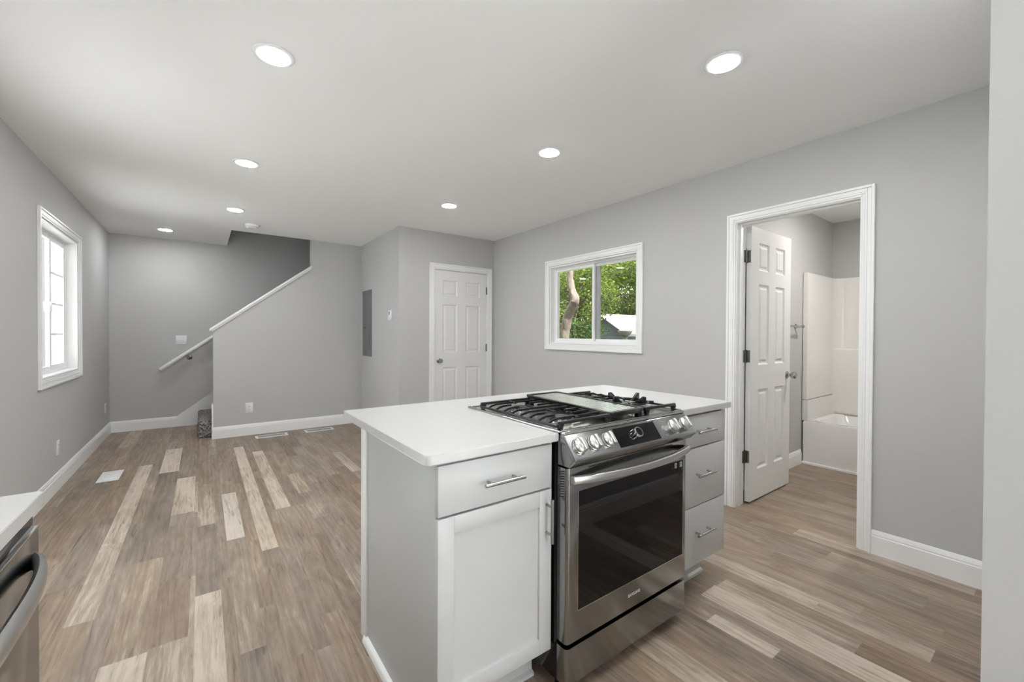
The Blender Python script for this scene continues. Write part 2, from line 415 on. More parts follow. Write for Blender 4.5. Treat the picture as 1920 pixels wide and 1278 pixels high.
def casing(bm, mp, a0, a1, z0, z1, w, bottom=True, off=0.0):
    """stepped picture-frame casing; a0..z1 is its inner edge"""
    bands = [(0.0, w * 0.22, 0.010), (w * 0.22, w * 0.42, 0.014), (w * 0.42, w * 0.74, 0.0125), (w * 0.74, w, 0.020)]
    for i0, i1, d in bands:
        zb = z0 - i1 if bottom else z0
        for s, t in ((a0 - i1, a0 - i0), (a1 + i0, a1 + i1)):
            box(bm, s, t, off, off + d, zb, z1 + i1, 0.0022, mp, 1)
        box(bm, a0 - i0, a1 + i0, off, off + d, z1 + i0, z1 + i1, 0.0022, mp, 1)
        if bottom: box(bm, a0 - i0, a1 + i0, off, off + d, z0 - i1, z0 - i0, 0.0022, mp, 1)
def liner(bm, mp, u0, u1, z0, z1, d0, d1, t=0.016, bottom=True):
    box(bm, u0 - .0, u0 + t, d0, d1, z0, z1, mp=mp); box(bm, u1 - t, u1, d0, d1, z0, z1, mp=mp)
    box(bm, u0 + t, u1 - t, d0, d1, z1 - t, z1, mp=mp)
    if bottom: box(bm, u0 + t, u1 - t, d0, d1, z0, z0 + t, mp=mp)

# door casings and jambs
bm = BM(); casing(bm, MD, 2.250, 3.006, 0, 2.040, 0.065, False); liner(bm, MD, D1[0], D1[1], 0, D1[3], -.11, 0.0, .012, False)
struct('trim_1', bm, 'trim', 'white casing around the closed closet door', 'door casing')
bm = BM(); casing(bm, MR, 0.772, 1.494, 0, 2.063, 0.060, False); liner(bm, MR, D2[0], D2[1], 0, D2[3], -.13, 0.0, .012, False)
box(bm, D2[0] + .012, D2[0] + .022, -.075, -.04, 0, D2[3] - .012, .002, MR); box(bm, D2[1] - .022, D2[1] - .012, -.075, -.04, 0, D2[3] - .012, .002, MR)
box(bm, D2[0] + .022, D2[1] - .022, -.075, -.04, D2[3] - .024, D2[3] - .012, .002, MR)
casing(bm, lambda u, d, z: Vector((xR + .12 + d, u, z)), 0.772, 1.494, 0, 2.063, 0.060, False)
struct('trim_2', bm, 'trim', 'white casing around the bathroom doorway', 'door casing')

# ------------------------------------------------------------------ six-panel doors
def door_leaf(bm, mp, u0, u1, z0, z1, T, cols, rows):
    """mp(u,d,z), d 0..T through the leaf; recessed panels with raised fields on both faces"""
    us = [u0, cols[0][0], cols[0][1], cols[1][0], cols[1][1], u1]
    for a, c in ((us[0], us[1]), (us[2], us[3]), (us[4], us[5])): box(bm, a, c, 0, T, z0, z1, mp=mp)
    zr = [z0] + [v for r in rows for v in r] + [z1]
    for ca in cols:
        for k in range(0, len(zr), 2): box(bm, ca[0], ca[1], 0, T, zr[k], zr[k + 1], mp=mp)
        for r in rows:
            box(bm, ca[0], ca[1], .011, T - .011, r[0], r[1], mp=mp)
            for s in (0, 1):
                f = (lambda d: d) if s == 0 else (lambda d: T - d)
                a0, a1, b0, b1 = ca[0], ca[1], r[0], r[1]
                # sloping sticking from the frame down, then the raised field
                for (i0, dd0, i1, dd1) in ((0.0, 0.0, .012, .011), (.024, .011, .040, .003)):
                    P = lambda i, d: [mp(a0 + i, f(d), b0 + i), mp(a1 - i, f(d), b0 + i), mp(a1 - i, f(d), b1 - i), mp(a0 + i, f(d), b1 - i)]
                    A = [bm.verts.new(p) for p in P(i0, dd0)]; B = [bm.verts.new(p) for p in P(i1, dd1)]
                    for k in range(4): bm.faces.new((A[k], A[(k + 1) % 4], B[(k + 1) % 4], B[k]))
                    if dd1 == .003: bm.faces.new(B)
def knob_parts(parent, p, axis, name='door_knob'):
    bm = BM(); lathe(bm, [(0, 0), (.031, 0), (.031, .004), (.024, .010), (.013, .013), (.0125, .028), (.019, .033), (.0255, .038), (.027, .050), (.0265, .064), (.022, .070), (0, .072)], p, axis, 28)
    return obj(name, bm, 'satin', parent)

bm = BM()
door_leaf(bm, lambda u, d, z: Vector((u, yD + .012 + d, z)), 2.2605, 3.003, 0.012, 2.029, .035,
          [(2.368, 2.571), (2.690, 2.904)], [(0.235, 0.840), (1.020, 1.612), (1.716, 1.910)])
d1 = struct('door_1', bm, 'door', 'closed white six-panel closet door', 'door', angle=20)
knob_parts(d1, (2.318, yD + .012, 0.925), (0, -1, 0))
for z in (1.815, 1.075, 0.28):
    bm = BM(); box(bm, 2.992, 3.0035, yD + .002, yD + .011, z - .045, z + .045, .001); tube(bm, [(3.0035, yD + .003, z - .048), (3.0035, yD + .003, z + .048)], .0065, 10)
    obj('hinge', bm, 'hinge', d1)
bm = BM()
door_leaf(bm, lambda u, d, z: Vector((u, 1.455 + d, z)), 3.262, 3.965, 0.014, 2.058, .035,
          [(3.386, 3.560), (3.676, 3.848)], [(0.238, 0.842), (1.027, 1.637), (1.740, 1.948)])
d2 = struct('door_2', bm, 'door', 'white six-panel bathroom door standing open', 'door', angle=20)
knob_parts(d2, (3.905, 1.455, 0.925), (0, -1, 0)); knob_parts(d2, (3.905, 1.49, 0.925), (0, 1, 0))
for z in (1.835, 1.095, 0.348):
    bm = BM(); box(bm, 3.2595, 3.262, 1.459, 1.487, z - .045, z + .045, .001)
    box(bm, 3.215, 3.2485, 1.4855, 1.4875, z - .045, z + .045, .0005)
    tube(bm, [(3.2535, 1.4865, z - .048), (3.2535, 1.4865, z + .048)], .0065, 10)
    obj('hinge', bm, 'hinge', d2)

# ------------------------------------------------------------------ window on the right wall (two-panel slider)
w2 = thing('window_2', 'white two-panel sliding window on the right wall', 'window', (xR, 2.93, 1.1), kind='structure')
bm = BM(); casing(bm, MR, W2[0] - .004, W2[1] + .004, W2[2] - .004, W2[3] + .004, 0.062); obj('window_casing', bm, 'trim', w2)
bm = BM(); liner(bm, MR, *W2, -.055, 0.0, .012); obj('window_jamb', bm, 'trim', w2)
bm = BM(); liner(bm, MR, W2[0], W2[1], W2[2], W2[3], -.118, -.055, .030); obj('window_frame', bm, 'trim', w2)
def slider_sash(u0, u1, z0, z1, d0, d1, st):
    bm = BM(); liner(bm, MR, u0, u1, z0, z1, d0, d1, st); s = obj('sash', bm, 'trim', w2)
    bm = BM(); dm = (d0 + d1) / 2; box(bm, u0 + st, u1 - st, dm - .002, dm + .002, z0 + st, z1 - st, mp=MR); obj('pane', bm, 'glass', s)
slider_sash(2.918, W2[1] - .030, W2[2] + .030, W2[3] - .030, -.083, -.060, .026)
slider_sash(W2[0] + .030, 2.955, W2[2] + .030, W2[3] - .030, -.112, -.089, .024)
bm = BM(); box(bm, 2.872, 2.932, -.112, -.090, W2[2] + .054, W2[3] - .054, .003, MR); box(bm, 2.885, 2.890, -.090, -.086, W2[2] + .054, W2[3] - .054, mp=MR); obj('interlock', bm, 'shadevinyl', w2)  # stile strip coloured grey to look shaded

# ------------------------------------------------------------------ window on the left wall (casement pair with grille)
w1 = thing('window_1', 'tall white window with grille on the left wall', 'window', (xL, 4.98, 0.85), kind='structure')
bm = BM(); casing(bm, ML, W1[0] - .004, W1[1] + .004, W1[2] - .004, W1[3] + .004, 0.062); obj('window_casing', bm, 'trim', w1)
bm = BM(); liner(bm, ML, *W1, -.07, 0.0, .012); obj('window_jamb', bm, 'trim', w1)
bm = BM(); liner(bm, ML, *W1, -.138, -.07, .028); obj('window_frame', bm, 'trim', w1)
z0, z1 = W1[2] + .028, W1[3] - .028
# far sash with its grille, near sash set just beside it
bm = BM(); liner(bm, ML, 5.035, W1[1] - .028, z0, z1, -.106, -.078, .042); sh = obj('sash', bm, 'trim', w1)
bm = BM(); box(bm, 5.077, W1[1] - .070, -.096, -.092, z0 + .042, z1 - .042, mp=ML); obj('pane', bm, 'glass', sh)
for k in (1, 2, 3):
    z = z0 + .042 + (z1 - z0 - .084) * k / 4; bm = BM(); box(bm, 5.077, W1[1] - .070, -.091, -.085, z - .008, z + .008, mp=ML); obj('muntin', bm, 'trim', sh)
bm = BM(); box(bm, W1[0] + .028, W1[0] + .07, -.106, -.080, z0, z1, mp=ML); box(bm, W1[0] + .07, 5.033, -.106, -.080, z0, z0 + .034, mp=ML); box(bm, W1[0] + .07, 5.033, -.106, -.080, z1 - .034, z1, mp=ML); sh = obj('sash', bm, 'trim', w1)
bm = BM(); box(bm, W1[0] + .07, 5.033, -.086, -.082, z0 + .034, z1 - .034, mp=ML); obj('pane', bm, 'glass', sh)
bm = BM(); box(bm, 4.985, 5.020, -.081, -.066, 1.405, 1.47, .004, ML); box(bm, 4.995, 5.010, -.068, -.058, 1.42, 1.50, .003, ML); obj('sash_latch', bm, 'plastic', w1)

# kitchen window and patio door of the same wall, beyond the left edge of the frame: the room's main daylight
def glazed(name, label, cat, W, mull, ML=ML):
    t = thing(name, label, cat, ML((W[0] + W[1]) / 2, 0, W[2]), kind='structure'); bot = W[2] > 0
    bm = BM(); casing(bm, ML, W[0] - .004, W[1] + .004, W[2] - (.004 if bot else 0), W[3] + .004, 0.062, bot); obj('window_casing', bm, 'trim', t)
    bm = BM(); liner(bm, ML, *W, -.118, 0, .014)
    u = (W[0] + W[1]) / 2; box(bm, u - mull, u + mull, -.11, -.06, W[2] + .014, W[3] - .014, mp=ML); obj('window_frame', bm, 'trim', t)
    for a, c in ((W[0] + .014, u - mull), (u + mull, W[1] - .014)):
        bm = BM(); liner(bm, ML, a, c, W[2] + .014, W[3] - .014, -.10, -.07, .045); s = obj('sash', bm, 'trim', t)
        bm = BM(); box(bm, a + .045, c - .045, -.087, -.083, W[2] + .059, W[3] - .059, mp=ML); obj('pane', bm, 'glass', s)
glazed('window_3', 'kitchen window above the left countertop, outside the photo', 'window', W3, .02)
glazed('door_3', 'glazed patio door in the left wall, outside the photo', 'door', D3, .03)
glazed('added_door_5', 'unseen glazed door behind the near wall, added for daylight', 'door', D5, .03, MR)
glazed('added_door_4', 'unseen wide glazed door behind the camera, added for daylight', 'door', D4, .03, MRr)

# ------------------------------------------------------------------ stairs
RUN, RISE, X_ST = 0.2465, 0.19, -0.05
st = thing('staircase', 'grey carpeted staircase rising behind the knee wall', 'stairs', (0.8, 6.65, 0))
for k in range(8):
    bm = BM(); x0 = X_ST + RUN * k
    box(bm, x0, x0 + RUN + (.02 if k < 7 else 0), yS + WT + .004, yB - .024, 0.0 if k == 0 else RISE * k - .02, RISE * (k + 1) + (.012 if k == 0 else 0), .028 if k == 0 else .015, seg=4)
    obj('step', bm, 'carpet', st)
bm = BM(); prism(bm, [(-0.28, 0), (2.2, 0), (2.2, 2.02), (0.116 + .0, 0.437), (-0.275, 0.139), (-.28, .137)], yB - .018, yB, lambda a, p, q: Vector((p, a, q)))
struct('trim_3', bm, 'trim', 'white sloping skirt board beside the stairs', 'skirt board', smooth=False)
bm = BM(); box(bm, 0.086, 0.0995, yS - .004, yS + WT, 0, 0.41, .002)
struct('trim_4', bm, 'trim', 'white upright board on the end of the knee wall', 'trim board')
# raking cap on the knee wall
bm = BM(); sl = (2.094 - 1.272) / (1.1635 - 0.10)
def rake(x0, x1, o0, o1, y0, y1, bev):
    zz = lambda x: 1.272 + sl * (x - 0.10)
    hull_box(bm, [(x0, y0, zz(x0) + o0), (x1, y0, zz(x1) + o0), (x1, y1, zz(x1) + o0), (x0, y1, zz(x0) + o0),
                  (x0, y0, zz(x0) + o1), (x1, y0, zz(x1) + o1), (x1, y1, zz(x1) + o1), (x0, y1, zz(x0) + o1)], bev)
rake(0.066, 1.1625, 0.022, 0.054, yS - .034, yS + WT + .03, .005); rake(0.086, 1.1625, 0.0, 0.022, yS - .018, yS + WT + .014, .002)
struct('trim_5', bm, 'trim', 'white sloping cap along the top of the knee wall', 'wall cap')
# handrail
hr = thing('handrail', 'white round handrail on the wall beside the stairs', 'handrail', (-0.44, yB - .07, 0.76))
bm = BM(); p0 = Vector((-0.448, yB - .07, 0.765)); dv = Vector((1, 0, 0.765)).normalized()
tube(bm, [p0 + dv * t for t in (0, .004, .01, 2.2)], [.016, .023, .026, .026], 18); obj('rail', bm, 'trim', hr)
for t in (0.36, 1.9):
    q = p0 + dv * t; bm = BM(); wp = Vector((q.x + .02, yB, q.z - .065))
    lathe(bm, [(0, 0), (.032, 0), (.032, .004), (.02, .01), (.009, .014)], wp, (0, -1, 0), 20)
    tube(bm, [wp + Vector((0, -.012, 0)), wp + Vector((0, -.045, 0)), wp + Vector((-.005, -.064, .012)), q + Vector((0, 0, -.018))], .0075, 10)
    obj('bracket', bm, 'satin', hr)

# ------------------------------------------------------------------ wall devices
def plate(name, mp, u, z, w, h, label, cat, kind='outlet', group=None):
    c = mp(u, 0, z - h / 2); t = thing(name, label, cat, c, group)
    bm = BM(); box(bm, u - w / 2, u + w / 2, 0, .006, z - h / 2, z + h / 2, .0025, mp); obj('cover_plate', bm, 'plastic', t)
    if kind == 'outlet':
        for s in (-1, 1):
            bm = BM(); box(bm, u - .017, u + .017, .006, .0085, z + s * .021 - .014, z + s * .021 + .014, .0015, mp); r = obj('receptacle', bm, 'plastic', t)
            bm = BM()
            for q in (-.006, .006): box(bm, u + q - .0012, u + q + .0012, .0085, .0090, z + s * .021 - .002, z + s * .021 + .007, mp=mp)
            box(bm, u - .002, u + .002, .0085, .0090, z + s * .021 - .010, z + s * .021 - .006, mp=mp)
            obj('slots', bm, 'slot', r)
    else:
        for s in (-1, 1):
            bm = BM(); box(bm, u + s * .023 - .006, u + s * .023 + .006, .006, .0075, z - .013, z + .013, .0005, mp); r = obj('switch_frame', bm, 'plastic', t)
            bm = BM(); box(bm, u + s * .023 - .004, u + s * .023 + .004, .0075, .017, z - .002 + s * .002, z + .008 + s * .002, .0015, mp); obj('toggle', bm, 'plastic', r)
    return t
plate('wall_outlet', ML, 4.838, .329, .072, .118, 'white outlet on the left wall below the window', 'outlet')
plate('wall_outlet', ML, 6.87, .352, .072, .118, 'white outlet on the left wall by the far corner', 'outlet')
plate('wall_outlet', MS, .460, .336, .078, .122, 'white outlet low on the knee wall', 'outlet')
plate('light_switch', MBk, -.229, 1.154, .118, .120, 'white double light switch above the handrail', 'light switch', 'switch')
t = thing('thermostat', 'small white thermostat on the short wall beside the closet', 'thermostat', MC(4.885, 0, 1.41))
bm = BM(); box(bm, 4.842, 4.928, 0, .024, 1.412, 1.528, .005, MC); obj('housing', bm, 'plastic', t)
bm = BM(); box(bm, 4.872, 4.902, .024, .0245, 1.475, 1.515, mp=MC); obj('screen', bm, 'panelgrey', t)
bm = BM(); box(bm, 4.875, 4.900, .024, .026, 1.430, 1.442, .0008, MC); obj('button', bm, 'plastic', t)
t = thing('breaker_panel', 'grey metal breaker panel recessed in the short side wall', 'breaker panel', MC(5.78, 0, .945))
bm = BM(); box(bm, 5.59, 5.972, 0, .006, .944, 1.838, .002, MC); obj('panel_frame', bm, 'panelgrey', t)
bm = BM(); box(bm, 5.645, 5.915, .006, .010, 1.035, 1.60, .0015, MC); dd = obj('panel_door', bm, 'panelgrey', t)
bm = BM(); box(bm, 5.66, 5.668, .010, .013, 1.10, 1.53, .001, MC); obj('hinge_strip', bm, 'satin', dd)
bm = BM(); box(bm, 5.855, 5.875, .010, .014, 1.315, 1.345, .001, MC); obj('latch', bm, 'slot', dd)

# smoke detector and recessed lights
t = thing('smoke_detector', 'round white smoke detector on the ceiling near the stairwell', 'smoke detector', (0.456, 5.62, zc))
bm = BM(); lathe(bm, [(0, 0), (.069, 0), (.069, .010), (.066, .026), (.060, .030)], (0.456, 5.62, zc), (0, 0, -1), 36); obj('base', bm, 'plastic', t)
bm = BM(); lathe(bm, [(.057, .030), (.057, .033)], (0.456, 5.62, zc), (0, 0, -1), 36); obj('vent_gap', bm, 'slot', t)
bm = BM(); lathe(bm, [(.060, .033), (.058, .040), (.045, .044), (0, .045)], (0.456, 5.62, zc), (0, 0, -1), 36); obj('cap', bm, 'plastic', t)
def make_light(x, y, label, lens='lens', group='recessed ceiling lights'):
    t = thing('recessed_light', label, 'ceiling light', (x, y, zc), group)
    bm = BM(); lathe(bm, [(.069, .0005), (.082, .0005), (.083, .003), (.080, .006), (.070, .0075)], (x, y, zc), (0, 0, -1), 48); obj('trim_ring', bm, 'plastic', t)
    bm = BM(); lathe(bm, [(.070, .003), (.070, .006), (.060, .0095), (.035, .012), (0, .013)], (x, y, zc), (0, 0, -1), 48); obj('lens', bm, lens, t)
    return t
L0 = make_light(0.257, 2.139, 'recessed ceiling light nearest the camera on the left')
for x, y, lb in ((1.898, .975, 'recessed ceiling light nearest the bathroom door, upper right'),
                 (0.258, 3.602, 'recessed ceiling light second back on the left'),
                 (1.889, 2.151, 'recessed ceiling light above the island near the sliding window'),
                 (0.265, 5.026, 'recessed ceiling light next to the smoke detector'),
                 (1.905, 3.615, 'recessed ceiling light in front of the closet door'),
                 (-0.355, 6.509, 'recessed ceiling light in the far left corner'),
                 (0.262, 0.68, 'unseen recessed ceiling light added just above the camera'),  # out-of-view lamp added for room light, following the row's spacing
                 (1.80, 0.32, 'unseen recessed ceiling light added to brighten the aisle by the oven')):  # extra lamp out of view, added because the right side was dim
    dup(L0, (x, y, zc), lb)
make_light(4.3, 0.85, 'recessed ceiling light in the bathroom', 'bathlens', None)

# ------------------------------------------------------------------ floor registers
def register(x0, x1, y0, y1, label, slots, group='floor registers'):
    t = thing('floor_register', label, 'floor vent', ((x0 + x1) / 2, (y0 + y1) / 2, 0), group)
    bm = BM(); box(bm, x0, x1, y0, y1, 0.0005, .006, .003); p = obj('frame', bm, 'plastic', t)
    if slots == 'x':
        bm = BM(); n = 22
        for k in range(n):
            x = x0 + .035 + (x1 - x0 - .07) * k / (n - 1)
            for a, c in ((.028, .068), (.078, .118)):
                if y0 + c < y1 - .015: box(bm, x - .004, x + .004, y0 + a, y0 + c, .0062, .0068)
        obj('slots', bm, 'slot', t)
    else:
        bm = BM(); box(bm, x0 + .028, x1 - .028, y0 + .028, y1 - .028, .0055, .0085, .0015); obj('closed_grille', bm, 'plastic', t)
        bm = BM()
    return t
register(.505, .850, 5.775, 5.925, 'white slotted floor register by the knee wall, left one', 'x')
register(1.045, 1.385, 5.775, 5.925, 'white slotted floor register by the knee wall, right one near the island', 'x')
register(-.717, -.575, 4.83, 5.16, 'plain white floor register near the left wall', 'plain', None)

# ------------------------------------------------------------------ bathroom: tub, surround, towel bar
t = thing('bathtub', 'white tub and shower surround in the bathroom', 'bathtub', (5.14, .865, 0))
def rrect(x0, x1, y0, y1, r, n=6):
    out = []
    for cx, cy, a in ((x1 - r, y1 - r, 0), (x0 + r, y1 - r, 90), (x0 + r, y0 + r, 180), (x1 - r, y0 + r, 270)):
        for k in range(n + 1):
            q = math.radians(a + 90 * k / n); out.append((cx + r * math.cos(q), cy + r * math.sin(q)))
    return out
bm = BM()
loops = [(rrect(4.735, 5.545, .115, 1.622, .012), 0.0), (rrect(4.735, 5.545, .115, 1.622, .012), .405), (rrect(4.742, 5.538, .122, 1.615, .012), .42),
         (rrect(4.80, 5.47, .19, 1.55, .10), .42), (rrect(4.812, 5.458, .202, 1.538, .10), .408), (rrect(4.88, 5.40, .30, 1.44, .12), .12), (rrect(4.93, 5.35, .36, 1.38, .10), .10)]
rings = [[bm.verts.new((x, y, z)) for x, y in lp] for lp, z in loops]
for A, B in zip(rings, rings[1:]):
    n = len(A)
    for k in range(n): bm.faces.new((A[k], A[(k + 1) % n], B[(k + 1) % n], B[k]))
bm.faces.new(rings[-1]); obj('tub', bm, 'tub', t, angle=50)
def ushape(front, inner, r):
    """open-front plan curve: y=hi side, rounded back corners, y=lo side"""
    x1, yl, yh = inner; pts = [(front, yh)]
    for cx, cy, a0 in ((x1 - r, yh - r, 90), (x1 - r, yl + r, 0)):
        for k in range(9):
            q = math.radians(a0 - 90 * k / 8); pts.append((cx + r * math.cos(q), cy + r * math.sin(q)))
    pts.append((front, yl)); return pts
def wall_u(bm, z0, z1, inset, r=.09):
    I = ushape(4.742, (5.515 - inset, .145 + inset, 1.592 - inset), r); O = ushape(4.742, (5.552, .108, 1.629), .02)
    rg = []
    for z in (z0, z1): rg.append(([bm.verts.new((x, y, z)) for x, y in I], [bm.verts.new((x, y, z)) for x, y in O]))
    n = len(I)
    for k in range(n - 1):
        bm.faces.new((rg[0][0][k], rg[0][0][k + 1], rg[1][0][k + 1], rg[1][0][k])); bm.faces.new((rg[0][1][k], rg[1][1][k], rg[1][1][k + 1], rg[0][1][k + 1]))
        for q in (0, 1): bm.faces.new((rg[q][0][k], rg[q][1][k], rg[q][1][k + 1], rg[q][0][k + 1]))
    for k in (0, n - 1): bm.faces.new((rg[0][0][k], rg[0][1][k], rg[1][1][k], rg[1][0][k]))
bm = BM(); wall_u(bm, .422, .622, .012); obj('surround', bm, 'tub', t, angle=40)
bm = BM(); wall_u(bm, .628, 1.865, 0.0); obj('surround', bm, 'tub', t, angle=40)
bm = BM(); box(bm, 5.440, 5.525, .12, 1.606, .4205, 1.122, .028, seg=5); obj('shelf', bm, 'tub', t)
bm = BM(); box(bm, 4.712, 4.7345, .102, 1.634, 0.0, .026, .006); struct('trim_6', bm, 'trim', 'thin white moulding on the floor along the tub', 'moulding')
tb = thing('towel_bar', 'satin metal towel bar on the bathroom wall', 'towel bar', (4.3, yBL, 1.338))
bm = BM(); tube(bm, [(3.93, yBL - .062, 1.338), (4.60, yBL - .062, 1.338)], .0085, 12); obj('bar', bm, 'satin', tb)
for x in (3.96, 4.575):
    bm = BM(); lathe(bm, [(0, 0), (.026, 0), (.026, .006), (.014, .012), (.0105, .03), (.0125, .062), (.012, .074), (0, .076)], (x, yBL, 1.338), (0, -1, 0), 20); obj('post', bm, 'satin', tb)

# ------------------------------------------------------------------ island cabinets
yF = 1.0714                       # plane of the cabinet doors
def pull(parent, a, bpt, standoff=.030, r=.006, inset=.027):
    """bar pull between two points lying on the door face"""
    a = Vector(a); bpt = Vector(bpt); d = (bpt - a).normalized(); o = Vector((0, -standoff, 0))
    bm = BM(); tube(bm, [a + o, bpt + o], r, 14)
    for q in (a + d * inset, bpt - d * inset): tube(bm, [q, q + o], r * .8, 10)
    return obj('handle', bm, 'satin', parent)
def front(bm, x0, x1, z0, z1, y=yF, th=.019, bev=.0016): box(bm, x0, x1, y, y + th, z0, z1, bev)
cb = thing('island_cabinet', 'pale grey island cabinet with one drawer over a shaker door', 'cabinet', (.77, 1.43, 0))
bm = BM(); box(bm, .542, .977, yF + .020, 1.765, .155, .884); obj('body', bm, 'cabinet', cb)
bm = BM(); box(bm, .535, .5418, yF + .0195, 1.700, .0, .884, .001); obj('end_panel', bm, 'cabinet', cb)
bm = BM(); box(bm, .527, .5418, 1.700, 1.720, .0, .884, .002); box(bm, .530, .5418, 1.720, 1.775, 0, .884, .002); obj('corner_trim', bm, 'trim', cb)
bm = BM(); prism(bm, [(0, 0), (.016, 0), (.0155, .010), (.012, .020), (.007, .027), (0, .030)], yF + .03, 1.72, lambda a, p, q: Vector((.535 - p, a, q))); obj('shoe_moulding', bm, 'trim', cb)
bm = BM(); box(bm, .545, .977, 1.195, 1.21, 0, .155); prism(bm, [(0, 0), (.014, 0), (.012, .012), (0, .018)], .545, .977, lambda a, p, q: Vector((a, 1.195 - p, q))); obj('toe_kick', bm, 'cabinet', cb)
bm = BM(); front(bm, .533, .960, .730, .876); dr = obj('drawer', bm, 'cabinet', cb); pull(dr, (.673, yF, .800), (.821, yF, .800))
bm = BM(); x0, x1, z0, z1 = .533, .960, .172, .7235; sw = .052
box(bm, x0, x0 + sw, yF, yF + .019, z0, z1, .0012); box(bm, x1 - sw, x1, yF, yF + .019, z0, z1, .0012)
box(bm, x0 + sw, x1 - sw, yF, yF + .019, z1 - sw, z1, .0012); box(bm, x0 + sw, x1 - sw, yF, yF + .019, z0, z0 + sw, .0012)
box(bm, x0 + sw - .002, x1 - sw + .002, yF + .009, yF + .017, z0 + sw - .002, z1 - sw + .002)
dr = obj('door', bm, 'cabinet', cb); pull(dr, (.937, yF, .553), (.937, yF, .701))
cb2 = thing('island_drawer_cabinet', 'pale grey island cabinet with three drawers, right of the range', 'cabinet', (1.96, 1.43, 0))
bm = BM(); box(bm, 1.713, 2.132, yF + .020, 1.765, .155, .884); obj('body', bm, 'cabinet', cb2)
bm = BM(); box(bm, 1.713, 2.128, 1.195, 1.21, 0, .155); prism(bm, [(0, 0), (.014, 0), (.012, .012), (0, .018)], 1.713, 2.132, lambda a, p, q: Vector((a, 1.195 - p, q))); obj('toe_kick', bm, 'cabinet', cb2)
for z0, z1, zp in ((.7255, .874, .800), (.449, .7195, .596), (.170, .443, .3205)):
    bm = BM(); front(bm, 1.716, 2.131, z0, z1); dr = obj('drawer', bm, 'cabinet', cb2); pull(dr, (1.842, yF, zp), (1.992, yF, zp))

# countertop with the range cut-out
bm = BM(); cx0, cx1, cy0, cy1 = .4928, 2.1726, 1.0594, 1.9081; ca, cc, cyb = .980, 1.7065, 1.655
def arc(cx, cy, r, a0, a1, n=5): return [(cx + r * math.cos(math.radians(a0 + (a1 - a0) * k / n)), cy + r * math.sin(math.radians(a0 + (a1 - a0) * k / n))) for k in range(n + 1)]
poly = arc(cx0 + .018, cy0 + .018, .018, 180, 270) + [(ca, cy0), (ca, cyb), (cc, cyb), (cc, cy0)] + arc(cx1 - .006, cy0 + .006, .006, 270, 360) + arc(cx1 - .006, cy1 - .006, .006, 0, 90) + arc(cx0 + .01, cy1 - .01, .01, 90, 180)
prism(bm, poly, .885, .914, lambda a, p, q: Vector((p, q, a)))
ed = [e for e in bm.edges if abs(e.verts[0].co.z - e.verts[1].co.z) < 1e-6]
bmesh.ops.bevel(bm, geom=ed, offset=.0025, segments=2, affect='EDGES')
tag(obj('countertop', bm, 'quartz'), 'white quartz countertop on the island around the range', 'countertop')

# ------------------------------------------------------------------ the range
RX0, RX1, RY = .984, 1.7025, 1.020; RC = (RX0 + RX1) / 2
rg = thing('gas_range', 'stainless slide-in gas range set into the island', 'range', (RC, 1.36, 0))
bm = BM(); box(bm, RX0 + .003, RX1 - .003, RY + .049, 1.65, .05, .905, .003); obj('body', bm, 'black', rg)
for x in (RX0 + .05, RX1 - .05):
    for y in (RY + .09, 1.6):
        bm = BM(); tube(bm, [(x, y, 0), (x, y, .052)], .016, 12); obj('foot', bm, 'black', rg)
# oven door: frame with window opening
gx0, gx1, gz0, gz1 = 1.035, 1.673, .301, .713
bm = BM(); dz0, dz1 = .2005, .7975
prof = [(RX0, RY + .047), (RX0, RY + .012), (RX0 + .004, RY + .004), (RX0 + .012, RY), (RX1 - .012, RY), (RX1 - .004, RY + .004), (RX1, RY + .012), (RX1, RY + .047)]
def band(z0, z1): prism(bm, prof, z0, z1, lambda a, p, q: Vector((p, q, a)))
band(dz0, gz0); band(gz1, dz1)
prism(bm, prof[:4] + [(gx0, RY), (gx0, RY + .047)], gz0, gz1, lambda a, p, q: Vector((p, q, a)))
prism(bm, [(gx1, RY + .047), (gx1, RY)] + prof[4:], gz0, gz1, lambda a, p, q: Vector((p, q, a)))
door = obj('oven_door', bm, 'steel', rg, angle=60)
bm = BM(); box(bm, gx0, gx1, RY + .001, RY + .02, gz0, gz1); obj('oven_window', bm, 'blackglass', door)
bm = BM(); lw = .002
for a in ((gx0, gx0 + lw, gz0, gz1), (gx1 - lw, gx1, gz0, gz1), (gx0, gx1, gz0, gz0 + lw)): box(bm, a[0], a[1], RY - .0006, RY + .001, a[2], a[3])
obj('window_trim', bm, 'chrome', door)
# bowed handle
bm = BM(); n = 33; A = []; hz0, hz1 = .7475, .7745
for k in range(n):
    s = k / (n - 1); x = .998 + (1.690 - .998) * s; bow = .050 * (1 - (2 * s - 1) ** 2) ** 0.9
    yo = RY - .008 - bow; A.append([(x, yo - .012, hz0 + .002), (x, yo - .0135, hz0 + .008), (x, yo - .0135, hz1 - .008), (x, yo - .012, hz1 - .002), (x, yo - .008, hz1), (x, yo + .006, hz1 - .001), (x, yo + .008, hz1 - .006), (x, yo + .008, hz0 + .006), (x, yo + .006, hz0 + .001), (x, yo - .008, hz0)])
R = [[bm.verts.new(p) for p in r] for r in A]
for a, c in zip(R, R[1:]):
    for k in range(10): bm.faces.new((a[k], a[(k + 1) % 10], c[(k + 1) % 10], c[k]))
bm.faces.new(R[0]); bm.faces.new(R[-1][::-1])
obj('oven_handle', bm, 'handle', door, angle=30)
for x0, x1 in ((1.086, 1.187), (1.442, 1.590)):
    bm = BM(); box(bm, x0, x1, RY - .0008, RY + .002, .7865, .7905); obj('vent_slot', bm, 'slot', door)
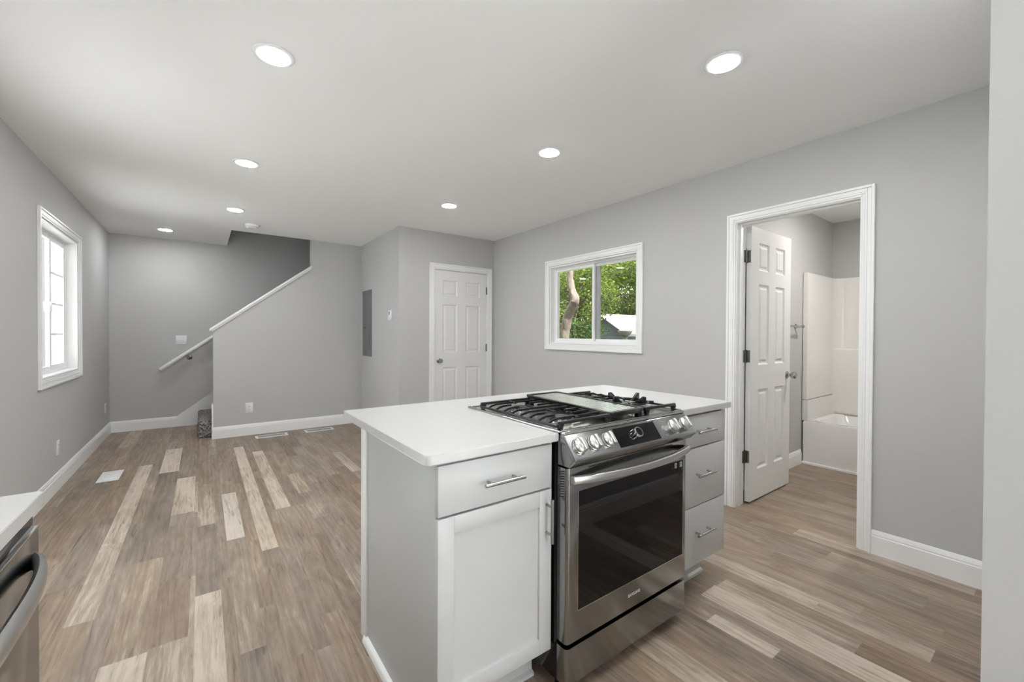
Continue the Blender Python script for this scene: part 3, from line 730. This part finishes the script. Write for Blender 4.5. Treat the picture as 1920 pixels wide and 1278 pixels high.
for k in range(11):
    z = .695 + k * .0085; bm = BM()
    hull_box(bm, [(RX0 - .0006, RY + .013, z + .006), (RX0 + .001, RY + .013, z + .006), (RX0 + .001, RY + .036, z), (RX0 - .0006, RY + .036, z),
                  (RX0 - .0006, RY + .013, z + .0098), (RX0 + .001, RY + .013, z + .0098), (RX0 + .001, RY + .036, z + .0038), (RX0 - .0006, RY + .036, z + .0038)])
    obj('louvre', bm, 'slot', door)
def text_mesh(name, txt, size, origin, xdir, up, nrm, m, parent, depth=.0006):
    cu = bpy.data.curves.new(name, 'FONT'); cu.body = txt; cu.size = size; cu.extrude = depth; cu.align_x = 'CENTER'; cu.align_y = 'CENTER'
    to = bpy.data.objects.new(name + '_t', cu); C.objects.link(to)
    dg = bpy.context.evaluated_depsgraph_get(); me = bpy.data.meshes.new_from_object(to.evaluated_get(dg))
    bpy.data.objects.remove(to); bpy.data.curves.remove(cu)
    x, u, n = Vector(xdir).normalized(), Vector(up).normalized(), Vector(nrm).normalized()
    mx = Matrix(((x.x, u.x, n.x, origin[0]), (x.y, u.y, n.y, origin[1]), (x.z, u.z, n.z, origin[2]), (0, 0, 0, 1)))
    bm = BM(); bm.from_mesh(me); bpy.data.meshes.remove(me); bmesh.ops.transform(bm, matrix=mx, verts=bm.verts[:])
    return obj(name, bm, m, parent, smooth=False)
text_mesh('brand_lettering', 'SAMSUNG', .0160, (1.3435, RY - .0004, .2505), (1, 0, 0), (0, 0, 1), (0, -1, 0), 'logo', door)
for x0 in (1.611, 1.6495):
    z0 = .684; bm = BM(); box(bm, x0, x0 + .015, RY + .0002, RY + .0012, z0, z0 + .022); ic = obj('warning_label', bm, 'label', door)
    bm = BM(); prism(bm, [(x0 + .004, z0 + .003), (x0 + .006, z0 + .003), (x0 + .006, z0 + .010), (x0 + .011, z0 + .010), (x0 + .011, z0 + .018), (x0 + .0095, z0 + .018), (x0 + .0095, z0 + .0115), (x0 + .006, z0 + .0115), (x0 + .006, z0 + .018), (x0 + .004, z0 + .018)], RY - .0002, RY + .0006, lambda a, p, q: Vector((p, a, q))); obj('pictogram', bm, 'slot', ic)
bm = BM(); tri = [Vector((1.587, RY + .0002, .686)), Vector((1.593, RY + .0002, .697)), Vector((1.599, RY + .0002, .686))]; tube(bm, tri, .0006, 6, closed=True); obj('warning_triangle', bm, 'panelgrey', door)
# storage drawer
bm = BM(); band(.058, .184); obj('storage_drawer', bm, 'steel', rg, angle=60)
# control panel
PT, PB = Vector((0, 1.036, .907)), Vector((0, .9815, .838)); SL = (PB - PT).normalized(); NR = Vector((0, SL.z, -SL.y)); NR = -NR if NR.z < 0 else NR; SLEN = (PB - PT).length
prof_c = [(1.066, .908), (1.040, .909), (1.0355, .9065), (.9820, .8390), (.980, .835), (.9805, .830), (1.004, .8065), (1.010, .804), (1.066, .804)]
bm = BM(); prism(bm, prof_c, RX0 - .001, RX1 + .001, lambda a, p, q: Vector((a, p, q)), .0018); cp = obj('control_panel', bm, 'steel', rg, angle=30)
bm = BM(); prism(bm, [(1.055, .897), (1.036, .897), (.9895, .838), (.9895, .832), (1.008, .812), (1.055, .812)], RX0 - .0026, RX0 - .0005, lambda a, p, q: Vector((a, p, q)), .0009); obj('side_cap', bm, 'steel', cp)
def on_panel(x, t, h=0): return Vector((x, PT.y, PT.z)) + SL * (t * SLEN) + NR * h
bm = BM(); hull_box(bm, [on_panel(1.216, .95, -.002), on_panel(1.463, .95, -.002), on_panel(1.467, .10, -.002), on_panel(1.220, .10, -.002),
                         on_panel(1.216, .95, .0008), on_panel(1.463, .95, .0008), on_panel(1.467, .10, .0008), on_panel(1.220, .10, .0008)]); obj('display', bm, 'blackglass', cp)
def range_knob(x, t=.53):
    c = on_panel(x, t); bm = BM()
    lathe(bm, [(0, 0), (.0295, 0), (.0295, .004), (.0285, .007), (.0270, .007), (.0270, .013), (.0262, .017), (.0215, .0215), (.012, .0238), (0, .0243)], c, NR, 40)
    k = obj('knob', bm, 'knob', cp, angle=40)
    bm = BM(); T = Vector((1, 0, 0)); w = .0075; e0, e1 = c - SL * .026, c + SL * .026
    lo = [e0 - T * w + NR * .012, e0 + T * w + NR * .012, e1 + T * w + NR * .012, e1 - T * w + NR * .012]
    hi = [e0 + SL * .003 - T * w * .8 + NR * .032, e0 + SL * .003 + T * w * .8 + NR * .032, e1 - SL * .003 + T * w * .8 + NR * .036, e1 - SL * .003 - T * w * .8 + NR * .036]
    hull_box(bm, lo + hi, .0025, 3); obj('grip', bm, 'knob', k)
for x in (1.025, 1.097, 1.170, 1.570, 1.652): range_knob(x)
c = on_panel(1.332, .50); bm = BM(); lathe(bm, [(0, 0), (.0205, 0), (.0205, .008), (.020, .017), (.019, .020), (.0172, .020)], c, NR, 36); dk = obj('oven_dial', bm, 'chrome', cp, angle=40)
bm = BM(); lathe(bm, [(.0172, .0185), (.0165, .0202), (0, .0206)], c, NR, 32); obj('dial_face', bm, 'blackglass', dk)
# cooktop tray
tx0, tx1, ty0, ty1 = .974, 1.7125, 1.052, 1.664
bm = BM()
for a in ((tx0, tx0 + .014, ty0, ty1), (tx1 - .014, tx1, ty0, ty1), (tx0 + .014, tx1 - .014, ty1 - .014, ty1)): box(bm, a[0], a[1], a[2], a[3], .9142, .9215, .003)
box(bm, tx0 + .012, tx1 - .012, 1.060, ty1 - .012, .9145, .9170)
box(bm, RX0 - .002, RX1 + .002, 1.036, 1.056, .9085, .9185, .004); box(bm, tx0 + .004, tx1 - .004, 1.052, 1.066, .9150, .9205, .0025)
ct = obj('cooktop', bm, 'cooktop', rg)
# burners
for x, y, r in ((1.125, 1.20, .040), (1.125, 1.46, .034), (RC, 1.36, .040), (1.595, 1.262, .046), (1.595, 1.49, .032)):
    bm = BM(); lathe(bm, [(0, .9170), (r * 1.5, .9170), (r * 1.45, .9195), (r * 1.1, .9205), (r * 1.1, .927), (0, .927)], (x, y, 0), (0, 0, 1), 32); bo = obj('burner', bm, 'satin', ct)
    bm = BM(); lathe(bm, [(0, .927), (r * 1.02, .927), (r * 1.02, .931), (r * .93, .934), (0, .9345)], (x, y, 0), (0, 0, 1), 32); obj('burner_cap', bm, 'iron', bo)
# grates
def bar(bm, a, c, w, h, bev=.002):
    a = Vector(a); c = Vector(c); d = (c - a); d.z = 0; d.normalize(); s = Vector((-d.y, d.x, 0)) * w / 2; up = Vector((0, 0, h))
    hull_box(bm, [a - s - up, c - s - up, c + s - up, a + s - up, a - s * .7, c - s * .7, c + s * .7, a + s * .7], bev)
GY0, GY1, GT = 1.078, 1.578, .9475
def feet(bm, x0, x1):
    for x in (x0 + .012, x1 - .012):
        for y in (GY0, GY1): hull_box(bm, [(x - .008, y - .006, .9170), (x + .008, y - .006, .9170), (x + .008, y + .006, .9170), (x - .008, y + .006, .9170), (x - .013, y - .008, GT - .010), (x + .013, y - .008, GT - .010), (x + .013, y + .008, GT - .010), (x - .013, y + .008, GT - .010)], .002)
def grate(x0, x1):
    bm = BM(); y0, y1, zt = GY0, GY1, GT
    bar(bm, (x0 + .002, y0, zt), (x1, y0, zt), .018, .012, .005); bar(bm, (x0, y1, zt), (x1, y1, zt), .015, .011, .004)
    bar(bm, (x0, y0, zt - .013), (x0, y1, zt - .013), .011, .009); bar(bm, (x1, y0, zt - .003), (x1, y1, zt - .003), .010, .011)
    n = 9; xm = (x0 + x1) / 2
    for k in range(1, n):
        y = y0 + (y1 - y0) * k / n; gap = .050 if k in (2, 3, 6, 7) else 0
        bar(bm, (x0 + .042, y, zt), (xm - gap, y, zt), .0075, .009); bar(bm, (x0 + .020, y, zt - .005), (x0 + .044, y, zt), .0075, .009); bar(bm, (x0, y, zt - .015), (x0 + .022, y, zt - .005), .0075, .009)
        bar(bm, (xm + gap, y, zt), (x1, y, zt), .0075, .009)
    for y in (1.20, 1.46):
        bar(bm, (xm, y - .095, zt), (xm, y - .040, zt), .0075, .009); bar(bm, (xm, y + .040, zt), (xm, y + .095, zt), .0075, .009)
    feet(bm, x0, x1); return obj('grate', bm, 'iron', ct)
grate(.992, 1.264)
def right_grate(x0=1.482, x1=1.698):
    bm = BM(); y0, y1, zt = GY0, GY1, GT; xm = (x0 + x1) / 2
    bar(bm, (x0, y0, zt + .001), (x1, y0, zt + .001), .018, .012, .005); bar(bm, (x0, y1, zt), (x1 - .01, y1, zt), .015, .011, .004)
    bar(bm, (x0, y0, zt), (x0, y1, zt), .010, .011); bar(bm, (x1, y0, zt - .013), (x1, y1, zt - .013), .011, .009)
    for k in (5, 6, 7, 8):
        y = y0 + (y1 - y0) * k / 9; g = .035 if k in (7,) else 0
        bar(bm, (x0, y, zt), (xm - g, y, zt), .0075, .010); bar(bm, (xm + g, y, zt), (x1 - .045, y, zt), .0075, .010); bar(bm, (x1 - .05, y, zt), (x1, y, zt - .015), .0075, .009)
    cx, cy = 1.595, 1.262                                    # upright fins around the front burner
    for a in (95, 5, -85, 185):
        q = math.radians(a); e = Vector((math.cos(q), math.sin(q), 0)); t2 = Vector((-e.y, e.x, 0)) * .006; cpt = Vector((cx, cy, 0))
        p = [cpt + e * .040 + Vector((0, 0, .938)), cpt + e * .100 + Vector((0, 0, .938)), cpt + e * .100 + Vector((0, 0, .970)), cpt + e * .088 + Vector((0, 0, .973))]
        hull_box(bm, [p[0] - t2, p[1] - t2, p[1] + t2, p[0] + t2, p[3] - t2, p[2] - t2, p[2] + t2, p[3] + t2], .0015)
    for a in (50, -40, 140, 230):
        q = math.radians(a); e = Vector((math.cos(q), math.sin(q), 0)); cpt = Vector((cx, cy, .944)); bar(bm, tuple(cpt + e * .045), tuple(cpt + e * .125), .008, .009)
    ring = [(cx + .098 * math.cos(2 * math.pi * k / 28), cy + .098 * math.sin(2 * math.pi * k / 28), .940) for k in range(28)]; tube(bm, ring, .004, 8, closed=True)
    feet(bm, x0, x1); return obj('grate', bm, 'iron', ct)
right_grate()
# griddle in the centre, its back end a little higher than its front
bm = BM(); hx0, hx1, hy0, hy1, hz = 1.268, 1.473, 1.076, 1.606, .950
lp = [(rrect(hx0 + .004, hx1 - .004, hy0 + .004, hy1 - .004, .010, 3), hz - .020), (rrect(hx0 - .002, hx1 + .002, hy0 - .002, hy1 + .002, .012, 3), hz - .003), (rrect(hx0, hx1, hy0, hy1, .012, 3), hz),
      (rrect(hx0 + .010, hx1 - .010, hy0 + .014, hy1 - .012, .012, 3), hz), (rrect(hx0 + .016, hx1 - .016, hy0 + .024, hy1 - .020, .010, 3), hz - .008)]
tilt = lambda y: .008 * (y - hy0) / (hy1 - hy0)
rings = [[bm.verts.new((x, y, z + tilt(y))) for x, y in l] for l, z in lp]
for A, B in zip(rings, rings[1:]):
    for k in range(len(A)): bm.faces.new((A[k], A[(k + 1) % len(A)], B[(k + 1) % len(A)], B[k]))
bm.faces.new(rings[0][::-1]); bm.faces.new(rings[-1])
for x in (hx0 + .02, hx1 - .02):
    for y in (hy0 + .014, hy1 - .014): box(bm, x - .012, x + .012, y - .009, y + .009, .9170, hz - .016)
gd = obj('griddle', bm, 'iron', ct, angle=30)
bm = BM(); n = 24
for k in range(n):
    y = hy0 + .036 + (hy1 - hy0 - .068) * k / (n - 1); zt = hz + tilt(y)
    prism(bm, [(y - .0085, zt - .0082), (y + .0085, zt - .0082), (y + .0072, zt - .003), (y - .0072, zt - .003)], hx0 + .018, hx1 - .018, lambda a, p, q: Vector((a, p, q)))
ribs = obj('griddle_ribs', bm, 'knob', gd, smooth=False); ribs['label'] = 'shiny ribbed cooking surface of the griddle'

# ------------------------------------------------------------------ left counter, dishwasher
bm = BM(); poly = [(xL, -.75)] + [(-.2725, -.75)] + arc(-.2785, 1.298, .006, 0, 90) + [(xL, 1.304)]
prism(bm, poly, .884, .914, lambda a, p, q: Vector((p, q, a)))
ed = [e for e in bm.edges if abs(e.verts[0].co.z - e.verts[1].co.z) < 1e-6]; bmesh.ops.bevel(bm, geom=ed, offset=.0025, segments=2, affect='EDGES')
tag(obj('countertop', bm, 'quartz'), 'white quartz countertop along the left wall above the dishwasher', 'countertop')
dw = thing('dishwasher', 'dark stainless dishwasher with bowed bar handle', 'dishwasher', (-.6, .985, 0))
xF = -.2755
bm = BM(); box(bm, xL + .03, xF - .045, .690, 1.283, .10, .872, .002); obj('body', bm, 'black', dw)
bm = BM(); box(bm, xL + .1, xF - .10, .700, 1.273, 0, .10); obj('toe_kick', bm, 'black', dw)
bm = BM(); box(bm, xF - .044, xF, .688, 1.286, .105, .848, .003); dd = obj('door', bm, 'dish', dw)
bm = BM(); box(bm, xF - .044, xF - .008, .688, 1.286, .850, .876, .002); obj('control_strip', bm, 'black', dd)
bm = BM(); box(bm, xF - .010, xF + .0012, .689, 1.2855, .8435, .8485, .0008); obj('edge_highlight', bm, 'chrome', dd)  # bright strip standing in for the highlight on the door's top edge
bm = BM(); n = 29; A = []
for k in range(n):
    s = k / (n - 1); y = .722 + (1.252 - .722) * s; bow = .033 * (max(0, 1 - abs(2 * s - 1) ** 2.6)) ** .75; xo = xF + .003 + bow
    A.append([(xo + .008, y, .772), (xo + .010, y, .786), (xo + .007, y, .800), (xo - .001, y, .805), (xo - .008, y, .799), (xo - .010, y, .786), (xo - .008, y, .774), (xo + .001, y, .768)])
R = [[bm.verts.new(p) for p in r] for r in A]
for a, c in zip(R, R[1:]):
    for k in range(8): bm.faces.new((a[k], a[(k + 1) % 8], c[(k + 1) % 8], c[k]))
bm.faces.new(R[0]); bm.faces.new(R[-1][::-1]); obj('handle', bm, 'handle', dd, angle=60)
kc = thing('base_cabinet', 'pale grey base cabinet next to the dishwasher', 'cabinet', (-.6, -.03, 0))
bm = BM(); box(bm, xL + .005, xF - .022, -.74, .684, .11, .882); obj('body', bm, 'cabinet', kc)
bm = BM(); box(bm, xL + .1, xF - .1, -.74, .684, 0, .11); obj('toe_kick', bm, 'cabinet', kc)
for y0, y1 in ((-.735, -.03), (-.025, .680)):
    bm = BM(); box(bm, xF - .021, xF - .002, y0, y1, .172, .876, .0015); obj('door', bm, 'cabinet', kc)

# ------------------------------------------------------------------ outdoors
def scatter_leaves(bm, pts, size, rng):
    for p in pts:
        a = Vector((rng.gauss(0, 1), rng.gauss(0, 1), rng.gauss(0, .6))).normalized(); c = a.cross(Vector((rng.gauss(0, 1), rng.gauss(0, 1), rng.gauss(0, 1)))).normalized()
        s = size * rng.uniform(.6, 1.3); p = Vector(p); mid = a.cross(c) * s * .18
        v = [bm.verts.new(q) for q in (p - a * s, p - c * s * .45 + mid, p + a * s, p + c * s * .45 + mid)]
        bm.faces.new(v)
def leafmat(name, c0, c1):
    m = mat(name, c0, .6, spec=.08); tc = node(m, 'ShaderNodeTexCoord'); nz = node(m, 'ShaderNodeTexNoise'); nz.inputs['Scale'].default_value = 5.5; nz.inputs['Detail'].default_value = 6; nz.inputs['Roughness'].default_value = .7
    cr = node(m, 'ShaderNodeMapRange'); cr.inputs[1].default_value = .36; cr.inputs[2].default_value = .66; link(m, nz.outputs[0], cr.inputs[0])
    mx = node(m, 'ShaderNodeMix', data_type='RGBA'); mx.inputs[6].default_value = (*c0, 1); mx.inputs[7].default_value = (*c1, 1)  # noise puts dark gaps and bright highlights into the leaf colour
    link(m, tc.outputs['Object'], nz.inputs['Vector']); link(m, cr.outputs[0], mx.inputs[0]); link(m, mx.outputs[2], bsdf(m).inputs['Base Color'])
    tr = node(m, 'ShaderNodeBsdfTranslucent'); link(m, mx.outputs[2], tr.inputs[0]); ms = node(m, 'ShaderNodeMixShader'); ms.inputs[0].default_value = .35
    link(m, bsdf(m).outputs[0], ms.inputs[1]); link(m, tr.outputs[0], ms.inputs[2]); link(m, ms.outputs[0], m.node_tree.nodes['Material Output'].inputs[0]); return m
M['leaf'] = leafmat('green_leaves', (.012, .032, .004), (.125, .155, .022)); M['leafdark'] = leafmat('dark_green_leaves', (.006, .019, .004), (.05, .085, .014))
M['bark'] = mottled(mat('pale_bark', (.085, .066, .052), .85, spec=.2), 16, .75, (1, 1, .5), bump=.8, bdist=.02)  # bark mottling, with dappled sun and shade put into the colour
M['lawn'] = mottled(mat('lawn_grass', (.03, .05, .012), .9, spec=.1), 12, .4)
M['siding'] = mat('grey_lap_siding', (.07, .08, .095), .6); M['roof'] = mottled(mat('pale_shingle_roof', (.045, .042, .040), .8), 6, .7)
M['white_ext'] = mottled(mat('white_board_siding', (.105, .108, .11), .6), 6, .03)
M['patio'] = mottled(mat('bounce_concrete', (.71, .715, .715), .85), 6, .1)  # surface of the added patio, pale to reflect sun upward
M['stone'] = mottled(mat('pale_stone', (.10, .095, .085), .8), 25, .15)
GZ = -0.45
bm = BM(); box(bm, 5.75, 40, -.05, 45, GZ - .2, GZ); box(bm, 9, 40, -25, -.05, GZ - .2, GZ); box(bm, 3.3, 5.75, 1.8, 45, GZ - .2, GZ); box(bm, -30, -6.2, -25, 45, GZ - .2, GZ); box(bm, -6.2, -1.1, 6, 45, GZ - .2, GZ); box(bm, -1.1, 3.35, 7.5, 45, GZ - .2, GZ)
struct('ground', bm, 'lawn', 'green lawn outside the windows', 'lawn')
def world_ray(px, py, x):
    q = _fw + (px - 960) / F_PX * _r2 - (py - 639 - CY_OFF) / F_PX * _u2; tt = x / q.x; return Vector((0, 0, CAM_H)) + q * tt
bm = BM(); box(bm, -6.2, -1.1, -2.05, 6, GZ - .2, GZ + .02); box(bm, -6.2, 9, -12, -2.05, GZ - .2, GZ + .02); box(bm, 3.25, 9, -2.05, -.05, GZ - .2, GZ + .02); struct('patio', bm, 'patio', 'unseen pale concrete patio, added to bounce sunlight indoors', 'patio')  # added as a reflector: sunlit concrete that brightens the ceiling
rng = random.Random(3)
def tree(name, label, base, height, crown_c, crown_r, n, leaf, size, trunk_r, group=None, trunk=None):
    t = thing(name, label, 'tree', base, group)
    bm = BM(); b0 = Vector(base)
    path = trunk or [b0, b0 + Vector((.05, .03, height * .35)), b0 + Vector((-.06, .08, height * .7)), b0 + Vector((.05, 0, height))]
    tube(bm, path, [trunk_r * (1.25 - .85 * k / (len(path) - 1)) for k in range(len(path))], 12); tr = obj('trunk', bm, 'bark', t)
    bm = BM(); cc = Vector(crown_c); cr = Vector(crown_r); cl = []
    for _ in range(max(10, n // 130)):
        while True:
            p = Vector((rng.uniform(-1, 1), rng.uniform(-1, 1), rng.uniform(-1, 1)))
            if p.length < 1: break
        cl.append(Vector((cc.x + p.x * cr.x, cc.y + p.y * cr.y, cc.z + p.z * cr.z)))
    pts = []
    for k in range(n):
        c = rng.choice(cl); pts.append(c + Vector((rng.gauss(0, .30), rng.gauss(0, .30), rng.gauss(0, .20))) * (cr.x / 2.2 + .25))
    scatter_leaves(bm, pts, size, rng); obj('foliage', bm, leaf, t, smooth=False)
    bm = BM()
    for c in cl[::4]: 
        s = path[-1] + (path[-2] - path[-1]) * rng.random(); tube(bm, [s, (s + c) / 2 + Vector((0, 0, .15)), c], [trunk_r * .4, trunk_r * .25, trunk_r * .08], 7)
    obj('branches', bm, 'bark', t)
    return t
# near trunk seen in the left pane
tp = [world_ray(px, py, 7.0) for px, py in ((1058, 640), (1061, 612), (1066, 592), (1073, 575), (1078, 562), (1074, 549), (1070, 530), (1069, 505))]
tp = [Vector((tp[0].x, tp[0].y, GZ))] + tp + [tp[-1] + Vector((.1, .1, 1.2))]
t = thing('near_tree', 'crooked pale tree trunk just outside the sliding window', 'tree', tuple(tp[0]))
rad = [.17, .125, .115, .108, .104, .108, .088, .080, .074, .05]; sp, sr = [], []
for k in range(len(tp) - 1):                       # smooth the trunk line (Catmull-Rom) and roughen its girth
    q0, q1, q2, q3 = tp[max(0, k - 1)], tp[k], tp[k + 1], tp[min(len(tp) - 1, k + 2)]
    for w in range(5):
        u = w / 5; sp.append(.5 * ((2 * q1) + (q2 - q0) * u + (2 * q0 - 5 * q1 + 4 * q2 - q3) * u * u + (3 * q1 - q0 - 3 * q2 + q3) * u ** 3)); sr.append((rad[k] * (1 - u) + rad[k + 1] * u) * rng.uniform(.94, 1.06))
bm = BM(); tube(bm, sp, sr, 16)
for v in bm.verts: v.co += Vector((rng.uniform(-1, 1), rng.uniform(-1, 1), 0)) * .008
obj('trunk', bm, 'bark', t)
bm = BM(); scatter_leaves(bm, [tp[-1] + Vector((rng.gauss(0, .4), rng.gauss(0, .4), rng.gauss(.45, .25))) for _ in range(900)], .075, rng); obj('foliage', bm, 'leaf', t, smooth=False)
c = world_ray(1082, 560, 11.9); tree('leafy_tree', 'bright green tree behind the crooked trunk', (c.x, c.y, GZ), 3.0, (c.x, c.y + .1, 2.5), (1.1, 1.9, 1.7), 11000, 'leaf', .06, .10)
c = world_ray(1186, 520, 9.8); tree('leafy_tree', 'light green tree in the right window pane', (c.x, c.y - 1.0, GZ), 3.6, (c.x + .3, c.y - .1, 2.95), (.6, 1.0, .5), 4600, 'leaf', .05, .07)
c = world_ray(1150, 540, 25); tree('leafy_tree', 'green tree rising above the neighbouring roof', (c.x, c.y, GZ), 4.6, (c.x, c.y, 4.9), (2.0, 6.0, 2.7), 19000, 'leaf', .12, .2)
c = world_ray(1110, 540, 33); tree('leafy_tree', 'tall dark green tree far behind the window', (c.x, c.y, GZ), 7, (c.x, c.y, 5.2), (3.0, 10.5, 5.0), 17000, 'leafdark', .24, .3)
c = world_ray(1088, 618, 9.0); tree('bush', 'dark green bush low beside the crooked trunk', (c.x, c.y, GZ), .9, (c.x, c.y, .85), (.55, .75, .8), 4200, 'leafdark', .055, .05)
c = world_ray(1134, 622, 11.2); tree('bush', 'small green bush in front of the grey house', (c.x, c.y, GZ), .7, (c.x, c.y, .6), (.3, .35, .6), 1300, 'leafdark', .055, .04)
# neighbouring grey house: gable end towards the window
h = thing('neighbour_house', 'grey sided house with pale roof seen through the sliding window', 'house', (17.5, 13.5, GZ))
Pe = world_ray(1168, 622, 14.0)                     # right eave of the gable
bm = BM(); xg = 14.0; yp = world_ray(1128, 595, 14.0).y; ye = Pe.y; hw = yp - ye; zp = 2.05; ze = Pe.z
poly = [(ye, GZ), (yp + hw, GZ), (yp + hw, ze), (yp, zp), (ye, ze)]
prism(bm, poly, xg, xg + 7, lambda a, p, q: Vector((a, p, q)))
for k in range(14):
    z = GZ + .1 + k * .16
    for yy0, yy1 in ((ye, yp + hw),):
        if z > ze: f = (zp - z) / (zp - ze); yy0, yy1 = yp - hw * f, yp + hw * f
        if yy1 - yy0 > .1: hull_box(bm, [(xg - .02, yy0, z - .15), (xg, yy0, z - .15), (xg, yy1, z - .15), (xg - .02, yy1, z - .15), (xg - .003, yy0, z), (xg, yy0, z), (xg, yy1, z), (xg - .003, yy1, z)])
obj('walls', bm, 'siding', h, smooth=False)
bm = BM(); sl2 = (zp - ze) / hw
for sgn in (-1, 1):
    o = .35; y0 = yp; y1 = yp + sgn * (hw + o); z1 = ze - sl2 * o
    hull_box(bm, [(xg - .3, y0, zp + .02), (xg + 7.3, y0, zp + .02), (xg + 7.3, y1, z1 + .02), (xg - .3, y1, z1 + .02), (xg - .3, y0, zp + .12), (xg + 7.3, y0, zp + .12), (xg + 7.3, y1, z1 + .12), (xg - .3, y1, z1 + .12)])
obj('roof', bm, 'roof', h, smooth=False)
c = world_ray(1172, 624, 8.0)
t = thing('birdbath', 'pale bowl on a pedestal outside the sliding window', 'birdbath', (c.x, c.y, GZ))
bm = BM(); lathe(bm, [(0, 0), (.16, 0), (.15, .06), (.07, .12), (.06, c.z - GZ - .12), (.09, c.z - GZ - .08)], (c.x, c.y, GZ), (0, 0, 1), 24); obj('pedestal', bm, 'stone', t)
bm = BM(); lathe(bm, [(0, -.08), (.06, -.08), (.11, -.05), (.15, 0), (.17, .05), (.16, .055), (.13, .01), (0, -.03)], (c.x, c.y, c.z), (0, 0, 1), 28); obj('bowl', bm, 'stone', t)
# white house outside the left window
t = thing('white_house', 'white board-sided house outside the left window', 'house', (-6, 19, GZ))
bm = BM(); box(bm, -14, -1.9, 17, 24, GZ, 6.0)
k = 0
while -14 + k * .3 < -1.9: box(bm, -14 + k * .3, -14 + k * .3 + .05, 16.97, 17.0, GZ, 6.0); k += 1
obj('walls', bm, 'white_ext', t, smooth=False)
bm = BM(); box(bm, -14.4, -1.5, 16.6, 24.4, 6.0, 6.25); obj('roof', bm, 'roof', t, smooth=False)
